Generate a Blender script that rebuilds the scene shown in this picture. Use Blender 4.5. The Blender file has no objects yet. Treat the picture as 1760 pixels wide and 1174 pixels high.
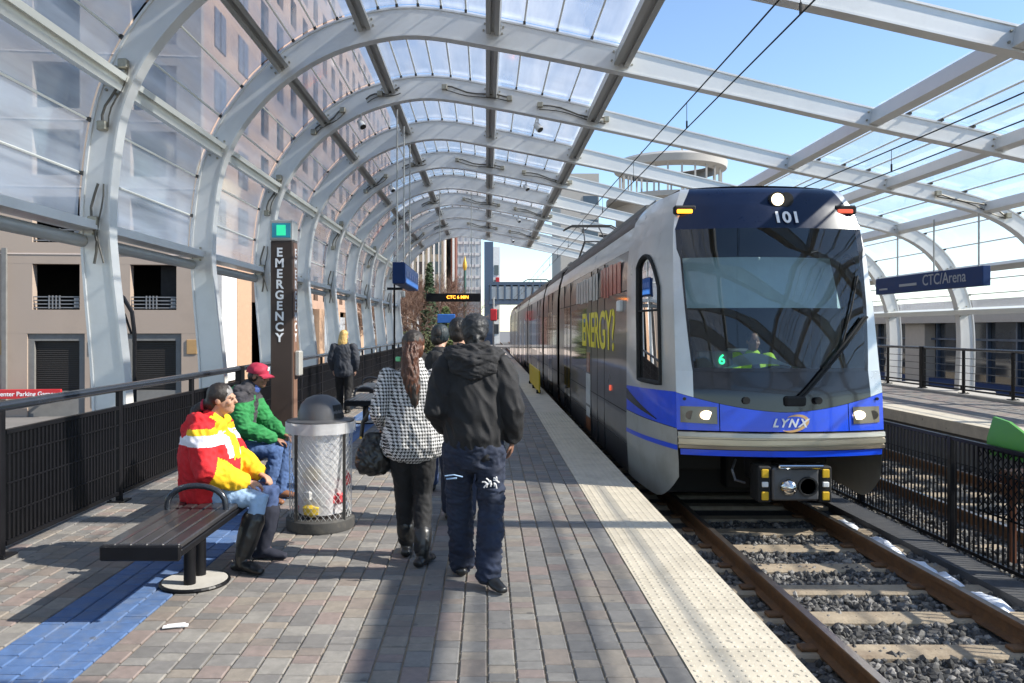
import bpy, bmesh, math, random
from mathutils import Vector, Matrix, noise
R = math.radians
random.seed(7)
scene = bpy.context.scene
C = scene.collection

# ------------------------------------------------------------------ camera
EYE = 1.75                      # eye height above the platform paving
cam_d = bpy.data.cameras.new('camera')
cam = bpy.data.objects.new('camera', cam_d); C.objects.link(cam)
cam.location = (0, 0, EYE); cam.rotation_euler = (R(90), 0, 0)
cam_d.sensor_width = 36.0; cam_d.sensor_fit = 'HORIZONTAL'
cam_d.lens = 1350 / 1760 * 36.0
cam_d.shift_x = 44 / 1760; cam_d.shift_y = -21 / 1760
cam_d.clip_start = 0.05; cam_d.clip_end = 3000
scene.camera = cam

# ------------------------------------------------------------------ sky, sun, exposure
SUN_EL, SUN_AZ = R(37.0), R(-11.0)        # sun stands over +X, a little behind the camera
sdir = Vector((math.cos(SUN_EL) * math.cos(SUN_AZ), math.cos(SUN_EL) * math.sin(SUN_AZ), math.sin(SUN_EL)))
world = bpy.data.worlds.new('World'); scene.world = world; world.use_nodes = True
wn = world.node_tree.nodes; wl = world.node_tree.links
sky = wn.new('ShaderNodeTexSky'); sky.sky_type = 'NISHITA'; sky.sun_disc = False
sky.sun_elevation = SUN_EL; sky.sun_rotation = R(90) - SUN_AZ
sky.altitude = 200; sky.air_density = 1.0; sky.dust_density = 0.0; sky.ozone_density = 2.4
wl.new(sky.outputs[0], wn['Background'].inputs[0]); wn['Background'].inputs[1].default_value = 0.148
sun_d = bpy.data.lights.new('sun', 'SUN'); sun_d.energy = 5.0; sun_d.angle = R(0.53); sun_d.color = (1.0, 0.95, 0.86)
sun = bpy.data.objects.new('sun', sun_d); C.objects.link(sun)
sun.rotation_euler = (-sdir).to_track_quat('-Z', 'Y').to_euler()
scene.view_settings.view_transform = 'Standard'; scene.view_settings.look = 'None'
scene.view_settings.exposure = 0.78; scene.view_settings.gamma = 1.0
scene.view_settings.use_curve_mapping = False
scene.render.engine = 'CYCLES'
scene.cycles.max_bounces = 7; scene.cycles.diffuse_bounces = 3; scene.cycles.glossy_bounces = 3
scene.cycles.transmission_bounces = 4; scene.cycles.transparent_max_bounces = 24
scene.cycles.use_denoising = True

# ------------------------------------------------------------------ materials
MATS = {}
def mat(name, col, rough=.6, metal=0.0, var=.12, vscale=5.0, bump=0.0, bscale=60.0, coat=0.0, spec=.5,
        dirt=None, dscale=2.0, damt=.5, emis=0.0, ecol=None, trans=0.0, stretch=(1, 1, 1), worn=False):
    m = bpy.data.materials.new(name); m.use_nodes = True
    n = m.node_tree.nodes; l = m.node_tree.links; b = n['Principled BSDF']
    tc = n.new('ShaderNodeTexCoord'); oi = n.new('ShaderNodeObjectInfo')
    mu = n.new('ShaderNodeMath'); mu.operation = 'MULTIPLY'; mu.inputs[1].default_value = 41.0
    l.new(oi.outputs['Random'], mu.inputs[0])
    ad = n.new('ShaderNodeVectorMath'); ad.operation = 'ADD'
    l.new(tc.outputs['Object'], ad.inputs[0]); l.new(mu.outputs[0], ad.inputs[1])
    mp = n.new('ShaderNodeMapping'); mp.inputs['Scale'].default_value = stretch
    l.new(ad.outputs[0], mp.inputs[0])
    vec = mp.outputs[0]
    ns = n.new('ShaderNodeTexNoise'); ns.inputs['Scale'].default_value = vscale; ns.inputs['Detail'].default_value = 6
    ns.inputs['Roughness'].default_value = .65
    l.new(vec, ns.inputs['Vector'])
    mr = n.new('ShaderNodeMapRange'); mr.inputs[1].default_value = .25; mr.inputs[2].default_value = .75
    mr.inputs[3].default_value = 1 - var; mr.inputs[4].default_value = 1 + var
    l.new(ns.outputs[0], mr.inputs[0])
    hv = n.new('ShaderNodeVectorMath'); hv.operation = 'SCALE'; hv.inputs[0].default_value = col[:3]
    l.new(mr.outputs[0], hv.inputs['Scale'])
    out = hv.outputs[0]
    if dirt is not None:
        n2 = n.new('ShaderNodeTexNoise'); n2.inputs['Scale'].default_value = dscale; n2.inputs['Detail'].default_value = 8
        n2.inputs['Roughness'].default_value = .7
        gp = n.new('ShaderNodeNewGeometry')
        l.new(gp.outputs['Position'] if worn else vec, n2.inputs['Vector'])
        r2 = n.new('ShaderNodeMapRange'); r2.inputs[1].default_value = .48; r2.inputs[2].default_value = .72
        r2.inputs[3].default_value = 0; r2.inputs[4].default_value = damt
        l.new(n2.outputs[0], r2.inputs[0])
        mx = n.new('ShaderNodeMix'); mx.data_type = 'RGBA'
        l.new(r2.outputs[0], mx.inputs[0]); l.new(out, mx.inputs[6]); mx.inputs[7].default_value = (*dirt, 1)
        out = mx.outputs[2]
        if worn:      # trodden-in gum and drip marks
            vo = n.new('ShaderNodeTexVoronoi'); vo.inputs['Scale'].default_value = 3.2; l.new(gp.outputs['Position'], vo.inputs['Vector'])
            r3 = n.new('ShaderNodeMapRange'); r3.inputs[1].default_value = .05; r3.inputs[2].default_value = .075; r3.inputs[3].default_value = .6; r3.inputs[4].default_value = 0
            l.new(vo.outputs['Distance'], r3.inputs[0])
            m3 = n.new('ShaderNodeMix'); m3.data_type = 'RGBA'; l.new(r3.outputs[0], m3.inputs[0]); l.new(out, m3.inputs[6]); m3.inputs[7].default_value = (.07, .068, .065, 1)
            out = m3.outputs[2]
    l.new(out, b.inputs['Base Color'])
    rr = n.new('ShaderNodeMapRange'); rr.inputs[1].default_value = .2; rr.inputs[2].default_value = .8
    rr.inputs[3].default_value = max(.02, rough * .82); rr.inputs[4].default_value = min(1, rough * 1.18)
    l.new(ns.outputs[0], rr.inputs[0]); l.new(rr.outputs[0], b.inputs['Roughness'])
    b.inputs['Metallic'].default_value = metal
    b.inputs['Specular IOR Level'].default_value = spec
    if coat: b.inputs['Coat Weight'].default_value = coat; b.inputs['Coat Roughness'].default_value = .06
    if trans: b.inputs['Transmission Weight'].default_value = trans
    if bump:
        n3 = n.new('ShaderNodeTexNoise'); n3.inputs['Scale'].default_value = bscale; n3.inputs['Detail'].default_value = 5
        l.new(vec, n3.inputs['Vector'])
        bp = n.new('ShaderNodeBump'); bp.inputs['Strength'].default_value = min(1, bump); bp.inputs['Distance'].default_value = .01
        l.new(n3.outputs[0], bp.inputs['Height']); l.new(bp.outputs[0], b.inputs['Normal'])
    if emis:
        b.inputs['Emission Color'].default_value = (*(ecol or col), 1); b.inputs['Emission Strength'].default_value = emis
    MATS[name] = m
    return m

def sheer(name, tint, frit, fcol, gloss=.08, ior=1.45, rough=.03, ffac=1.0, streak=(1, 1, 1)):
    """clear sheet: tinted transparency + a printed haze + fresnel reflection"""
    m = bpy.data.materials.new(name); m.use_nodes = True
    n = m.node_tree.nodes; l = m.node_tree.links; n.remove(n['Principled BSDF'])
    tr = n.new('ShaderNodeBsdfTransparent'); tr.inputs[0].default_value = (*tint, 1)
    df = n.new('ShaderNodeBsdfDiffuse'); df.inputs[0].default_value = (*fcol, 1)
    tl = n.new('ShaderNodeBsdfTranslucent'); tl.inputs[0].default_value = (*fcol, 1)
    m0 = n.new('ShaderNodeMixShader'); m0.inputs[0].default_value = .5
    l.new(df.outputs[0], m0.inputs[1]); l.new(tl.outputs[0], m0.inputs[2])
    m1 = n.new('ShaderNodeMixShader')
    tc = n.new('ShaderNodeTexCoord'); ns = n.new('ShaderNodeTexNoise'); ns.inputs['Scale'].default_value = .8; ns.inputs['Detail'].default_value = 6
    gp = n.new('ShaderNodeNewGeometry'); mp = n.new('ShaderNodeMapping'); mp.inputs['Scale'].default_value = streak; l.new(gp.outputs['Position'], mp.inputs[0]); l.new(mp.outputs[0], ns.inputs['Vector'])
    mr = n.new('ShaderNodeMapRange'); mr.inputs[1].default_value = .3; mr.inputs[2].default_value = .7
    mr.inputs[3].default_value = frit * .55; mr.inputs[4].default_value = frit * 1.45
    l.new(ns.outputs[0], mr.inputs[0]); l.new(mr.outputs[0], m1.inputs[0])
    l.new(tr.outputs[0], m1.inputs[1]); l.new(m0.outputs[0], m1.inputs[2])
    gl = n.new('ShaderNodeBsdfGlossy'); gl.inputs['Roughness'].default_value = rough
    fr = n.new('ShaderNodeFresnel'); fr.inputs[0].default_value = ior
    fm = n.new('ShaderNodeMath'); fm.operation = 'MULTIPLY'; fm.inputs[1].default_value = ffac
    l.new(fr.outputs[0], fm.inputs[0])
    m2 = n.new('ShaderNodeMixShader'); l.new(fm.outputs[0], m2.inputs[0])
    l.new(m1.outputs[0], m2.inputs[1]); l.new(gl.outputs[0], m2.inputs[2])
    l.new(m2.outputs[0], n['Material Output'].inputs[0])
    MATS[name] = m
    return m

# ------------------------------------------------------------------ helpers
def origin(o):
    v = Vector((0, 0, 0))
    while o is not None:
        v += o.location; o = o.parent
    return v
def tag(o, label=None, cat=None, group=None, kind=None):
    if label: o['label'] = label
    if cat: o['category'] = cat
    if group: o['group'] = group
    if kind: o['kind'] = kind
    return o
def thing(name, label, cat, loc=(0, 0, 0), group=None):
    o = bpy.data.objects.new(name, None); C.objects.link(o); o.location = loc
    o.empty_display_size = .1
    return tag(o, label, cat, group)
def link(name, me, parent=None):
    o = bpy.data.objects.new(name, me); C.objects.link(o)
    if parent is not None: o.parent = parent
    return o
def copy_tree(o, parent=None):
    c = o.copy(); C.objects.link(c); c.parent = parent
    for ch in list(o.children): copy_tree(ch, c)
    return c

class MB:
    def __init__(s): s.v = []; s.f = []; s.m = []
    def add(s, vs, fs, mi=0):
        k = len(s.v); s.v += [tuple(p) for p in vs]
        for f in fs: s.f.append(tuple(i + k for i in f)); s.m.append(mi)
        return s
    def box(s, x0, x1, y0, y1, z0, z1, mi=0):
        vs = [(x, y, z) for z in (z0, z1) for y in (y0, y1) for x in (x0, x1)]
        return s.add(vs, [(0, 2, 3, 1), (4, 5, 7, 6), (0, 1, 5, 4), (2, 6, 7, 3), (0, 4, 6, 2), (1, 3, 7, 5)], mi)
    def bbox(s, x0, x1, y0, y1, z0, z1, b=.01, mi=0):
        """box with chamfered edges"""
        b = min(b, (x1 - x0) * .45, (y1 - y0) * .45, (z1 - z0) * .45)
        vs = []; idx = {}
        def g(x, y, z):
            k = (round(x, 5), round(y, 5), round(z, 5))
            if k not in idx: idx[k] = len(vs); vs.append((x, y, z))
            return idx[k]
        fs = []
        X = (x0, x1); Y = (y0, y1); Z = (z0, z1); sg = (b, -b)
        for i in (0, 1):
            fs.append([g(X[i], Y[a] + sg[a], Z[c] + sg[c]) for a, c in ((0, 0), (1, 0), (1, 1), (0, 1))])
            fs.append([g(X[a] + sg[a], Y[i], Z[c] + sg[c]) for a, c in ((0, 0), (1, 0), (1, 1), (0, 1))])
            fs.append([g(X[a] + sg[a], Y[c] + sg[c], Z[i]) for a, c in ((0, 0), (1, 0), (1, 1), (0, 1))])
        for i in (0, 1):
            for j in (0, 1):
                fs.append([g(X[i], Y[j] + sg[j], Z[0] + b), g(X[i], Y[j] + sg[j], Z[1] - b), g(X[i] + sg[i], Y[j], Z[1] - b), g(X[i] + sg[i], Y[j], Z[0] + b)])
                fs.append([g(X[i], Y[0] + b, Z[j] + sg[j]), g(X[i], Y[1] - b, Z[j] + sg[j]), g(X[i] + sg[i], Y[1] - b, Z[j]), g(X[i] + sg[i], Y[0] + b, Z[j])])
                fs.append([g(X[0] + b, Y[i], Z[j] + sg[j]), g(X[1] - b, Y[i], Z[j] + sg[j]), g(X[1] - b, Y[i] + sg[i], Z[j]), g(X[0] + b, Y[i] + sg[i], Z[j])])
                for k in (0, 1):
                    fs.append([g(X[i], Y[j] + sg[j], Z[k] + sg[k]), g(X[i] + sg[i], Y[j], Z[k] + sg[k]), g(X[i] + sg[i], Y[j] + sg[j], Z[k])])
        return s.add(vs, fs, mi)
    def tube(s, path, r, n=8, mi=0, cap=True, closed=False):
        path = [Vector(p) for p in path]; N = len(path)
        rs = r if isinstance(r, (list, tuple)) else [r] * N
        vs = []; fs = []
        up = None
        for i, p in enumerate(path):
            if closed: t = path[(i + 1) % N] - path[i - 1]
            else: t = path[min(i + 1, N - 1)] - path[max(i - 1, 0)]
            t.normalize()
            if up is None:
                up = Vector((0, 0, 1)) if abs(t.z) < .9 else Vector((0, 1, 0))
            a = t.cross(up)
            if a.length < 1e-4: a = t.cross(Vector((1, 0, 0)))
            a.normalize(); b = a.cross(t).normalized(); up = b
            for k in range(n):
                th = 2 * math.pi * k / n
                vs.append(p + rs[i] * (math.cos(th) * a + math.sin(th) * b))
        for i in range(N if closed else N - 1):
            for k in range(n):
                i2 = (i + 1) % N
                fs.append((i * n + k, i * n + (k + 1) % n, i2 * n + (k + 1) % n, i2 * n + k))
        if cap and not closed:
            fs.append(tuple(range(n))[::-1]); fs.append(tuple((N - 1) * n + k for k in range(n)))
        return s.add(vs, fs, mi)
    def lathe(s, prof, c=(0, 0, 0), n=24, mi=0, cap=True):
        vs = []; fs = []
        for r, z in prof:
            for k in range(n):
                th = 2 * math.pi * k / n
                vs.append((c[0] + r * math.cos(th), c[1] + r * math.sin(th), c[2] + z))
        for i in range(len(prof) - 1):
            for k in range(n):
                fs.append((i * n + k, i * n + (k + 1) % n, (i + 1) * n + (k + 1) % n, (i + 1) * n + k))
        if cap:
            fs.append(tuple(range(n))[::-1]); fs.append(tuple((len(prof) - 1) * n + k for k in range(n)))
        return s.add(vs, fs, mi)
    def prism(s, poly, fn, t0, t1, mi=0):
        """poly of 2-D points; fn(a,b,t)->3-D point"""
        n = len(poly)
        vs = [fn(a, b, t0) for a, b in poly] + [fn(a, b, t1) for a, b in poly]
        fs = [tuple(range(n))[::-1], tuple(range(n, 2 * n))] + [(i, (i + 1) % n, n + (i + 1) % n, n + i) for i in range(n)]
        return s.add(vs, fs, mi)
    def grid(s, fn, nu, nv, mi=0):
        vs = [fn(i / nu, j / nv) for j in range(nv + 1) for i in range(nu + 1)]
        fs = [(j * (nu + 1) + i, j * (nu + 1) + i + 1, (j + 1) * (nu + 1) + i + 1, (j + 1) * (nu + 1) + i) for j in range(nv) for i in range(nu)]
        return s.add(vs, fs, mi)
    def mesh(s, name, mats, off=Vector((0, 0, 0)), smooth=False):
        me = bpy.data.meshes.new(name)
        me.from_pydata([(p[0] - off.x, p[1] - off.y, p[2] - off.z) for p in s.v], [], s.f)
        mats = mats if isinstance(mats, (list, tuple)) else [mats]
        for m in mats: me.materials.append(MATS[m] if isinstance(m, str) else m)
        if len(mats) > 1: me.polygons.foreach_set('material_index', s.m)
        if smooth:
            me.polygons.foreach_set('use_smooth', [True] * len(me.polygons))
        me.update()
        return me
    def build(s, name, mats, parent=None, smooth=False, fix=True):
        off = origin(parent) if parent is not None else Vector((0, 0, 0))
        me = s.mesh(name, mats, off)
        if fix:
            bm = bmesh.new(); bm.from_mesh(me); bmesh.ops.recalc_face_normals(bm, faces=bm.faces); bm.to_mesh(me); bm.free()
        if smooth:
            me.polygons.foreach_set('use_smooth', [True] * len(me.polygons))
            me.set_sharp_from_angle(angle=R(smooth if smooth is not True else 35))
        return link(name, me, parent)

def text_mesh(txt, size, depth=.004, bold=0.0, shear=0.0, align='CENTER', spacing=1.0):
    cu = bpy.data.curves.new('lettering', 'FONT'); cu.body = txt; cu.size = size; cu.extrude = depth / 2
    cu.align_x = align; cu.align_y = 'CENTER'; cu.offset = bold * size; cu.shear = shear; cu.space_character = spacing
    cu.resolution_u = 4
    o = bpy.data.objects.new('lettering', cu); C.objects.link(o)
    dg = bpy.context.evaluated_depsgraph_get(); dg.update()
    me = bpy.data.meshes.new_from_object(o.evaluated_get(dg)); 
    bpy.data.objects.remove(o); bpy.data.curves.remove(cu)
    return me
def text(name, txt, size, m, pos, xdir, updir, parent, depth=.004, **kw):
    me = text_mesh(txt, size, depth, **kw)
    x = Vector(xdir).normalized(); u = Vector(updir).normalized(); nrm = x.cross(u)
    M = Matrix((x, u, nrm)).transposed().to_4x4()
    off = origin(parent) if parent is not None else Vector((0, 0, 0))
    M.translation = Vector(pos) - off
    me.transform(M); me.materials.clear(); me.materials.append(MATS[m])
    return link(name, me, parent)

def px(u, v, Y):                 # a pixel's ray met at depth Y
    return Vector(((u - 836) * Y / 1350, Y, EYE - (v - 566) * Y / 1350))

def interp(tab, z):
    if z <= tab[0][0]: return tab[0][1:]
    for a, b in zip(tab, tab[1:]):
        if z <= b[0]:
            t = (z - a[0]) / (b[0] - a[0])
            return [p + (q - p) * t for p, q in zip(a[1:], b[1:])]
    return tab[-1][1:]
def spline(pts, n):
    """Catmull-Rom through the points, n samples a span"""
    P = [Vector(p) for p in pts]; P = [2 * P[0] - P[1]] + P + [2 * P[-1] - P[-2]]
    out = []
    for i in range(1, len(P) - 2):
        for k in range(n):
            t = k / n
            a, b, c, d = P[i - 1:i + 3]
            out.append(.5 * ((2 * b) + (c - a) * t + (2 * a - 5 * b + 4 * c - d) * t * t + (3 * b - a - 3 * c + d) * t ** 3))
    out.append(P[-2])
    return out

# colours -------------------------------------------------------------
PAVER = ['paver_blue_grey', 'paver_mid_grey', 'paver_tan', 'paver_rose', 'paver_dark', 'paver_brown', 'paver_light']
for nme, c in zip(PAVER, [(.178, .168, .157), (.205, .192, .176), (.24, .208, .172), (.225, .178, .158), (.155, .147, .138), (.21, .176, .15), (.24, .224, .20)]):
    mat(nme, c, .78, var=.2, vscale=22, bump=.35, bscale=160, dirt=(.115, .108, .10), dscale=2.6, damt=.6, worn=True)
mat('paver_painted_blue', (.075, .14, .29), .7, var=.2, vscale=14, bump=.3, bscale=140, dirt=(.15, .18, .24), dscale=7, damt=.75, worn=True)
mat('joint_sand', (.30, .25, .18), .95, var=.25, vscale=20, bump=.5, bscale=90)
mat('concrete', (.42, .40, .36), .85, var=.16, vscale=2.5, bump=.3, bscale=50, dirt=(.25, .23, .2), dscale=1.2)
mat('concrete_dark', (.17, .165, .155), .9, var=.2, vscale=2, bump=.3, bscale=40)
mat('tactile', (.60, .525, .405), .75, var=.12, vscale=7, bump=.25, bscale=150, dirt=(.36, .31, .23), dscale=2.2, damt=.6, worn=True)
mat('sleeper', (.37, .295, .205), .9, var=.22, vscale=7, bump=.5, bscale=45, dirt=(.19, .13, .085), dscale=3, damt=.7)
mat('rail_rust', (.165, .082, .034), .8, var=.35, vscale=14, bump=.4, bscale=80, dirt=(.06, .04, .03), dscale=5)
mat('rail_head', (.30, .26, .23), .32, metal=.85, var=.2, vscale=12)
mat('ballast_dark', (.075, .072, .07), .9, var=.35, vscale=25, bump=1, bscale=30, dirt=(.15, .14, .13), dscale=18)
for i, c in enumerate([(.085, .08, .074), (.17, .158, .142), (.05, .048, .045), (.28, .26, .235)]):
    mat('stone_%d' % i, c, .88, var=.25, vscale=30)
mat('asphalt', (.07, .07, .072), .9, var=.25, vscale=8, bump=.6, bscale=120, dirt=(.12, .11, .1), dscale=2)
mat('street_ground', (.16, .15, .14), .9, var=.2, vscale=.6, bump=.3, bscale=20)
mat('sidewalk', (.45, .38, .32), .85, var=.15, vscale=1.5, bump=.2, bscale=20)
mat('snow', (.86, .88, .92), .55, var=.05, vscale=12, bump=.6, bscale=40, dirt=(.5, .49, .47), dscale=9, damt=.5)
mat('steel_white', (.71, .70, .67), .42, metal=.15, var=.06, vscale=1.3, coat=.1, dirt=(.50, .48, .44), dscale=.9, damt=.35)
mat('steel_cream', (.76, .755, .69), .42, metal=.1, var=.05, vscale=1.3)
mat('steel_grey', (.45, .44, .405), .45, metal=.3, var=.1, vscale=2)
mat('wire_bright', (.50, .50, .49), .6)
mat('conduit_grey', (.13, .12, .10), .5, metal=.5, var=.3, vscale=12)
mat('galvanised', (.34, .31, .24), .42, metal=.7, var=.3, vscale=12)
mat('dark_fitting', (.06, .058, .055), .5, metal=.4)
mat('black_paint', (.007, .007, .0085), .42, spec=.22, var=.2, vscale=9, bump=.05)
mat('black_rail', (.022, .026, .034), .25, metal=.2, coat=.4, var=.15)
mat('black_matte', (.012, .012, .012), .8, var=.2)
mat('navy', (.012, .028, .085), .35, coat=.3)
mat('navy_sign', (.010, .036, .125), .5, spec=.25)
mat('sign_blue', (.03, .13, .42), .4, var=.25, vscale=3)
mat('white_paint', (.78, .78, .76), .5, var=.05)
mat('letter_white', (.85, .85, .85), .5, var=.02)
mat('letter_grey', (.34, .36, .38), .6, var=.02)
mat('bronze', (.062, .042, .033), .5, metal=.2, var=.1)
mat('bronze_sunlit', (.20, .115, .08), .5, metal=.1, var=.1)
mat('call_green', (.02, .35, .2), .3, emis=.55, ecol=(.03, .75, .35))
mat('call_glass', (.03, .2, .28), .2, emis=.15, ecol=(.02, .3, .45))
mat('led_amber', (.9, .3, .03), .5, emis=3.0, ecol=(1, .35, .03))
mat('led_green', (.05, .9, .35), .5, emis=1.6, ecol=(.03, 1.0, .32))
mat('lamp_warm', (.9, .85, .7), .2, emis=2.2, ecol=(1, .76, .45))
mat('lamp_amber', (.9, .35, .02), .3, emis=2.2, ecol=(1, .33, .02))
mat('lamp_red', (.6, .08, .04), .3, emis=.4, ecol=(1, .15, .08))
mat('lens_dark', (.10, .085, .07), .12, coat=.6, spec=.6)
mat('chrome', (.72, .72, .70), .14, metal=1)
mat('yellow_panel', (.62, .42, .015), .5, var=.06)
mat('yellow_block', (.75, .46, .02), .45)
mat('green_board', (.11, .36, .055), .45, var=.06)
sheer('canopy_glass', (.84, .89, .96), .54, (.80, .85, .94), ior=1.7, rough=.10, ffac=1.5, streak=(3.2, .35, 3.2))
sheer('canopy_glass_clear', (.95, .97, .98), .17, (.84, .88, .95), ior=1.42, rough=.08, streak=(3.2, .35, 3.2))
sheer('bag_plastic', (.95, .95, .96), .78, (.97, .97, .98), ior=1.4, rough=.2, ffac=.5)
sheer('window_clear', (.62, .70, .72), .01, (.5, .5, .5), ior=1.5, rough=.01)
sheer('windshield_glass', (.70, .79, .82), .010, (.4, .5, .5), ior=1.55, rough=.008, ffac=1.6)
import numpy as np
# ================================================================== SETTING
EDGE_X, STRIP_X, RAILING_X = 1.65, 1.04, -3.74
RAIL_Z = -0.40
TRACK_X = 3.18
Y_END = 47.0

# ground, street -------------------------------------------------------
g = MB().add([(-900, -300, -2.4), (900, -300, -2.4), (900, 1500, -2.4), (-900, 1500, -2.4)], [(0, 1, 2, 3)]).build('ground', 'street_ground')
tag(g, 'dark asphalt city ground reaching away to the horizon', 'ground', kind='structure')
s = MB().box(-11.5, -6.2, -10, 90, -2.5, -2.26).build('pavement', 'sidewalk')
tag(s, 'pale street pavement running below the platform railing', 'pavement', kind='structure')

# platform body --------------------------------------------------------
plat = MB().box(-4.0, EDGE_X - .02, -6, Y_END, -.9, -.012).build('platform', 'joint_sand')
tag(plat, 'brick paved station platform with a pale tactile edge', 'platform', kind='structure')
MB().box(-4.25, -4.0, -6, Y_END, -2.4, .03).build('platform_curb', 'concrete', plat)
MB().box(EDGE_X - .6, EDGE_X + .02, -6, Y_END, -.9, -.10).build('platform_wall', 'concrete_dark', plat)

def paver_faces(x0, x1, y0, y1, z, tilt=(0, 0), b=.006):
    xm, ym = (x0 + x1) / 2, (y0 + y1) / 2
    def h(x, y): return z + (x - xm) * tilt[0] + (y - ym) * tilt[1]
    lo = [(x0, y0), (x1, y0), (x1, y1), (x0, y1)]; hi = [(x0 + b, y0 + b), (x1 - b, y0 + b), (x1 - b, y1 - b), (x0 + b, y1 - b)]
    vs = [(x, y, h(x, y) - .03) for x, y in lo] + [(x, y, h(x, y) - .005) for x, y in lo] + [(x, y, h(x, y)) for x, y in hi]
    fs = [(8, 9, 10, 11)] + [(4 + i, 4 + (i + 1) % 4, 8 + (i + 1) % 4, 8 + i) for i in range(4)] + [(i, (i + 1) % 4, 4 + (i + 1) % 4, 4 + i) for i in range(4)]
    return vs, fs

rng = random.Random(3)
PW = .148
allp = []
ncol = int((STRIP_X + 4.0) / PW)
for i in range(ncol):
    x1 = STRIP_X - .004 - i * PW; x0 = x1 - PW + .009
    y = -2.0 - rng.random() * .2
    while y < Y_END - .25:
        L = rng.choice((.1, .1, .148, .148, .2)); y1 = y + L
        if 21 <= i <= 24: mi = 7
        else:
            mi = rng.choices(range(7), weights=(18, 20, 20, 14, 8, 11, 12))[0]
        allp.append((x0, x1, y, y1 - .009, mi)); y = y1
PM = PAVER + ['paver_painted_blue']
vis = []
rest = []
for p in allp:
    xm, ym = (p[0] + p[1]) / 2, (p[2] + p[3]) / 2
    inview = False
    if ym > 3.85:
        u = 836 + xm * 1350 / ym
        inview = 0 < u < 1760
    (vis if inview else rest).append(p)
vis.sort(key=lambda p: p[2])
near = vis[:300]; rest += vis[300:]
cache = {}
for x0, x1, y0, y1, mi in near:
    key = (round(y1 - y0, 3), mi, rng.randrange(3))
    if key not in cache:
        w, L = (x1 - x0) / 2, (y1 - y0) / 2
        vs, fs = paver_faces(-w, w, -L, L, 0, (rng.uniform(-.012, .012), rng.uniform(-.01, .01)))
        cache[key] = MB().add(vs, fs).mesh('paver', PM[mi])
    o = link('paver', cache[key], plat); o.location = ((x0 + x1) / 2, (y0 + y1) / 2, rng.uniform(-.0015, .0015))
mb = MB()
for x0, x1, y0, y1, mi in rest:
    vs, fs = paver_faces(x0, x1, y0, y1, rng.uniform(-.0015, .0015), (rng.uniform(-.012, .012), rng.uniform(-.01, .01)))
    mb.add(vs, fs, mi)
o = mb.build('paver_field', PM, plat, fix=False); o['kind'] = 'stuff'

# tactile edge: moulded tiles, all sharing one mesh ----------------------
TL = .61
mb = MB().box(0, EDGE_X - STRIP_X, 0.002, TL - .002, -.11, .003)
for i in range(10):
    for j in range(10):
        cx, cy = .03 + .061 * i, .03 + .061 * j
        mb.lathe([(.0125, .003), (.0115, .0055), (.008, .0075)], (cx, cy, 0), 7)
tile_me = mb.mesh('tactile_tile', 'tactile')
mb = MB().box(0, EDGE_X - STRIP_X, 0.002, TL - .002, -.11, .004)
tile_flat = mb.mesh('tactile_tile', 'tactile')
yy = -1.2
while yy < Y_END - TL:
    o = link('tactile_tile', tile_me if yy < 16 else tile_flat, plat); o.location = (STRIP_X, yy, rng.uniform(0, .001)); yy += TL

# small litter on the paving
lit = MB().box(-.07, .07, -.02, .02, .006, .012).add([(-.06, -.03, .013), (.07, -.02, .013), (.05, .03, .016), (-.05, .03, .014)], [(0, 1, 2, 3)]).mesh('paper_scrap', 'white_paint')
o = link('paper_scrap', lit); o.location = (-1.82, 4.60, .003); o.rotation_euler.z = .25
tag(o, 'small white paper scrap lying on the paving near the blue stripe', 'paper')

# trackbed ---------------------------------------------------------------
bed = MB().add([(EDGE_X - .1, -6, -.60), (9.0, -6, -.60), (9.0, 140, -.60), (EDGE_X - .1, 140, -.60)], [(0, 1, 2, 3)]).build('track_bed', 'ballast_dark')
tag(bed, 'dark stone track bed between the two platforms', 'track bed', kind='structure')
MB().box(4.44, 4.76, -6, 80, -.62, -.50).build('service_strip', 'asphalt', bed)

def rail_mesh(length):
    prof = [(-.07, 0), (.07, 0), (.07, .012), (.012, .03), (.01, .115), (.036, .125), (.036, .158), (.03, .165), (-.03, .165), (-.036, .158), (-.036, .125), (-.01, .115), (-.012, .03), (-.07, .012)]
    mb = MB(); n = len(prof)
    vs = [(a, 0, b) for a, b in prof] + [(a, length, b) for a, b in prof]
    for i in range(n):
        mb.add([vs[i], vs[(i + 1) % n], vs[n + (i + 1) % n], vs[n + i]], [(0, 1, 2, 3)], 1 if i in (7,) else 0)
    return mb.mesh('rail', ['rail_rust', 'rail_head'])
rail_me = rail_mesh(146)
sl_me = MB().bbox(-1.28, 1.28, -.115, .115, -.16, .0, .018).mesh('sleeper', 'sleeper')
clip_me = MB().bbox(-.06, .06, -.05, .05, 0, .03, .008).mesh('rail_clip', 'rail_rust')
for tx, lab, grp in ((TRACK_X, 'rusty rail track beside the brick platform with the tram on it', 0), (6.45, 'second rail track beyond the black picket fence', 1)):
    t = thing('railway_track', lab, 'track', (tx, 0, 0))
    for sx in (-.753, .753):
        o = link('rail', rail_me, t); o.location = (sx, -6, RAIL_Z - .165)
    y = -1.0
    while y < (34 if grp == 0 else 60):
        o = link('sleeper', sl_me, t); o.location = (rng.uniform(-.03, .03), y, -.555 + rng.uniform(-.006, .006)); o.rotation_euler.z = rng.uniform(-.012, .012)
        if grp == 0 and 3 < y < 12:
            for sx in (-.753, .753):
                for d in (-.11, .11):
                    c = link('rail_clip', clip_me, o); c.location = (sx + d, 0, .0)
        y += .665

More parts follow.
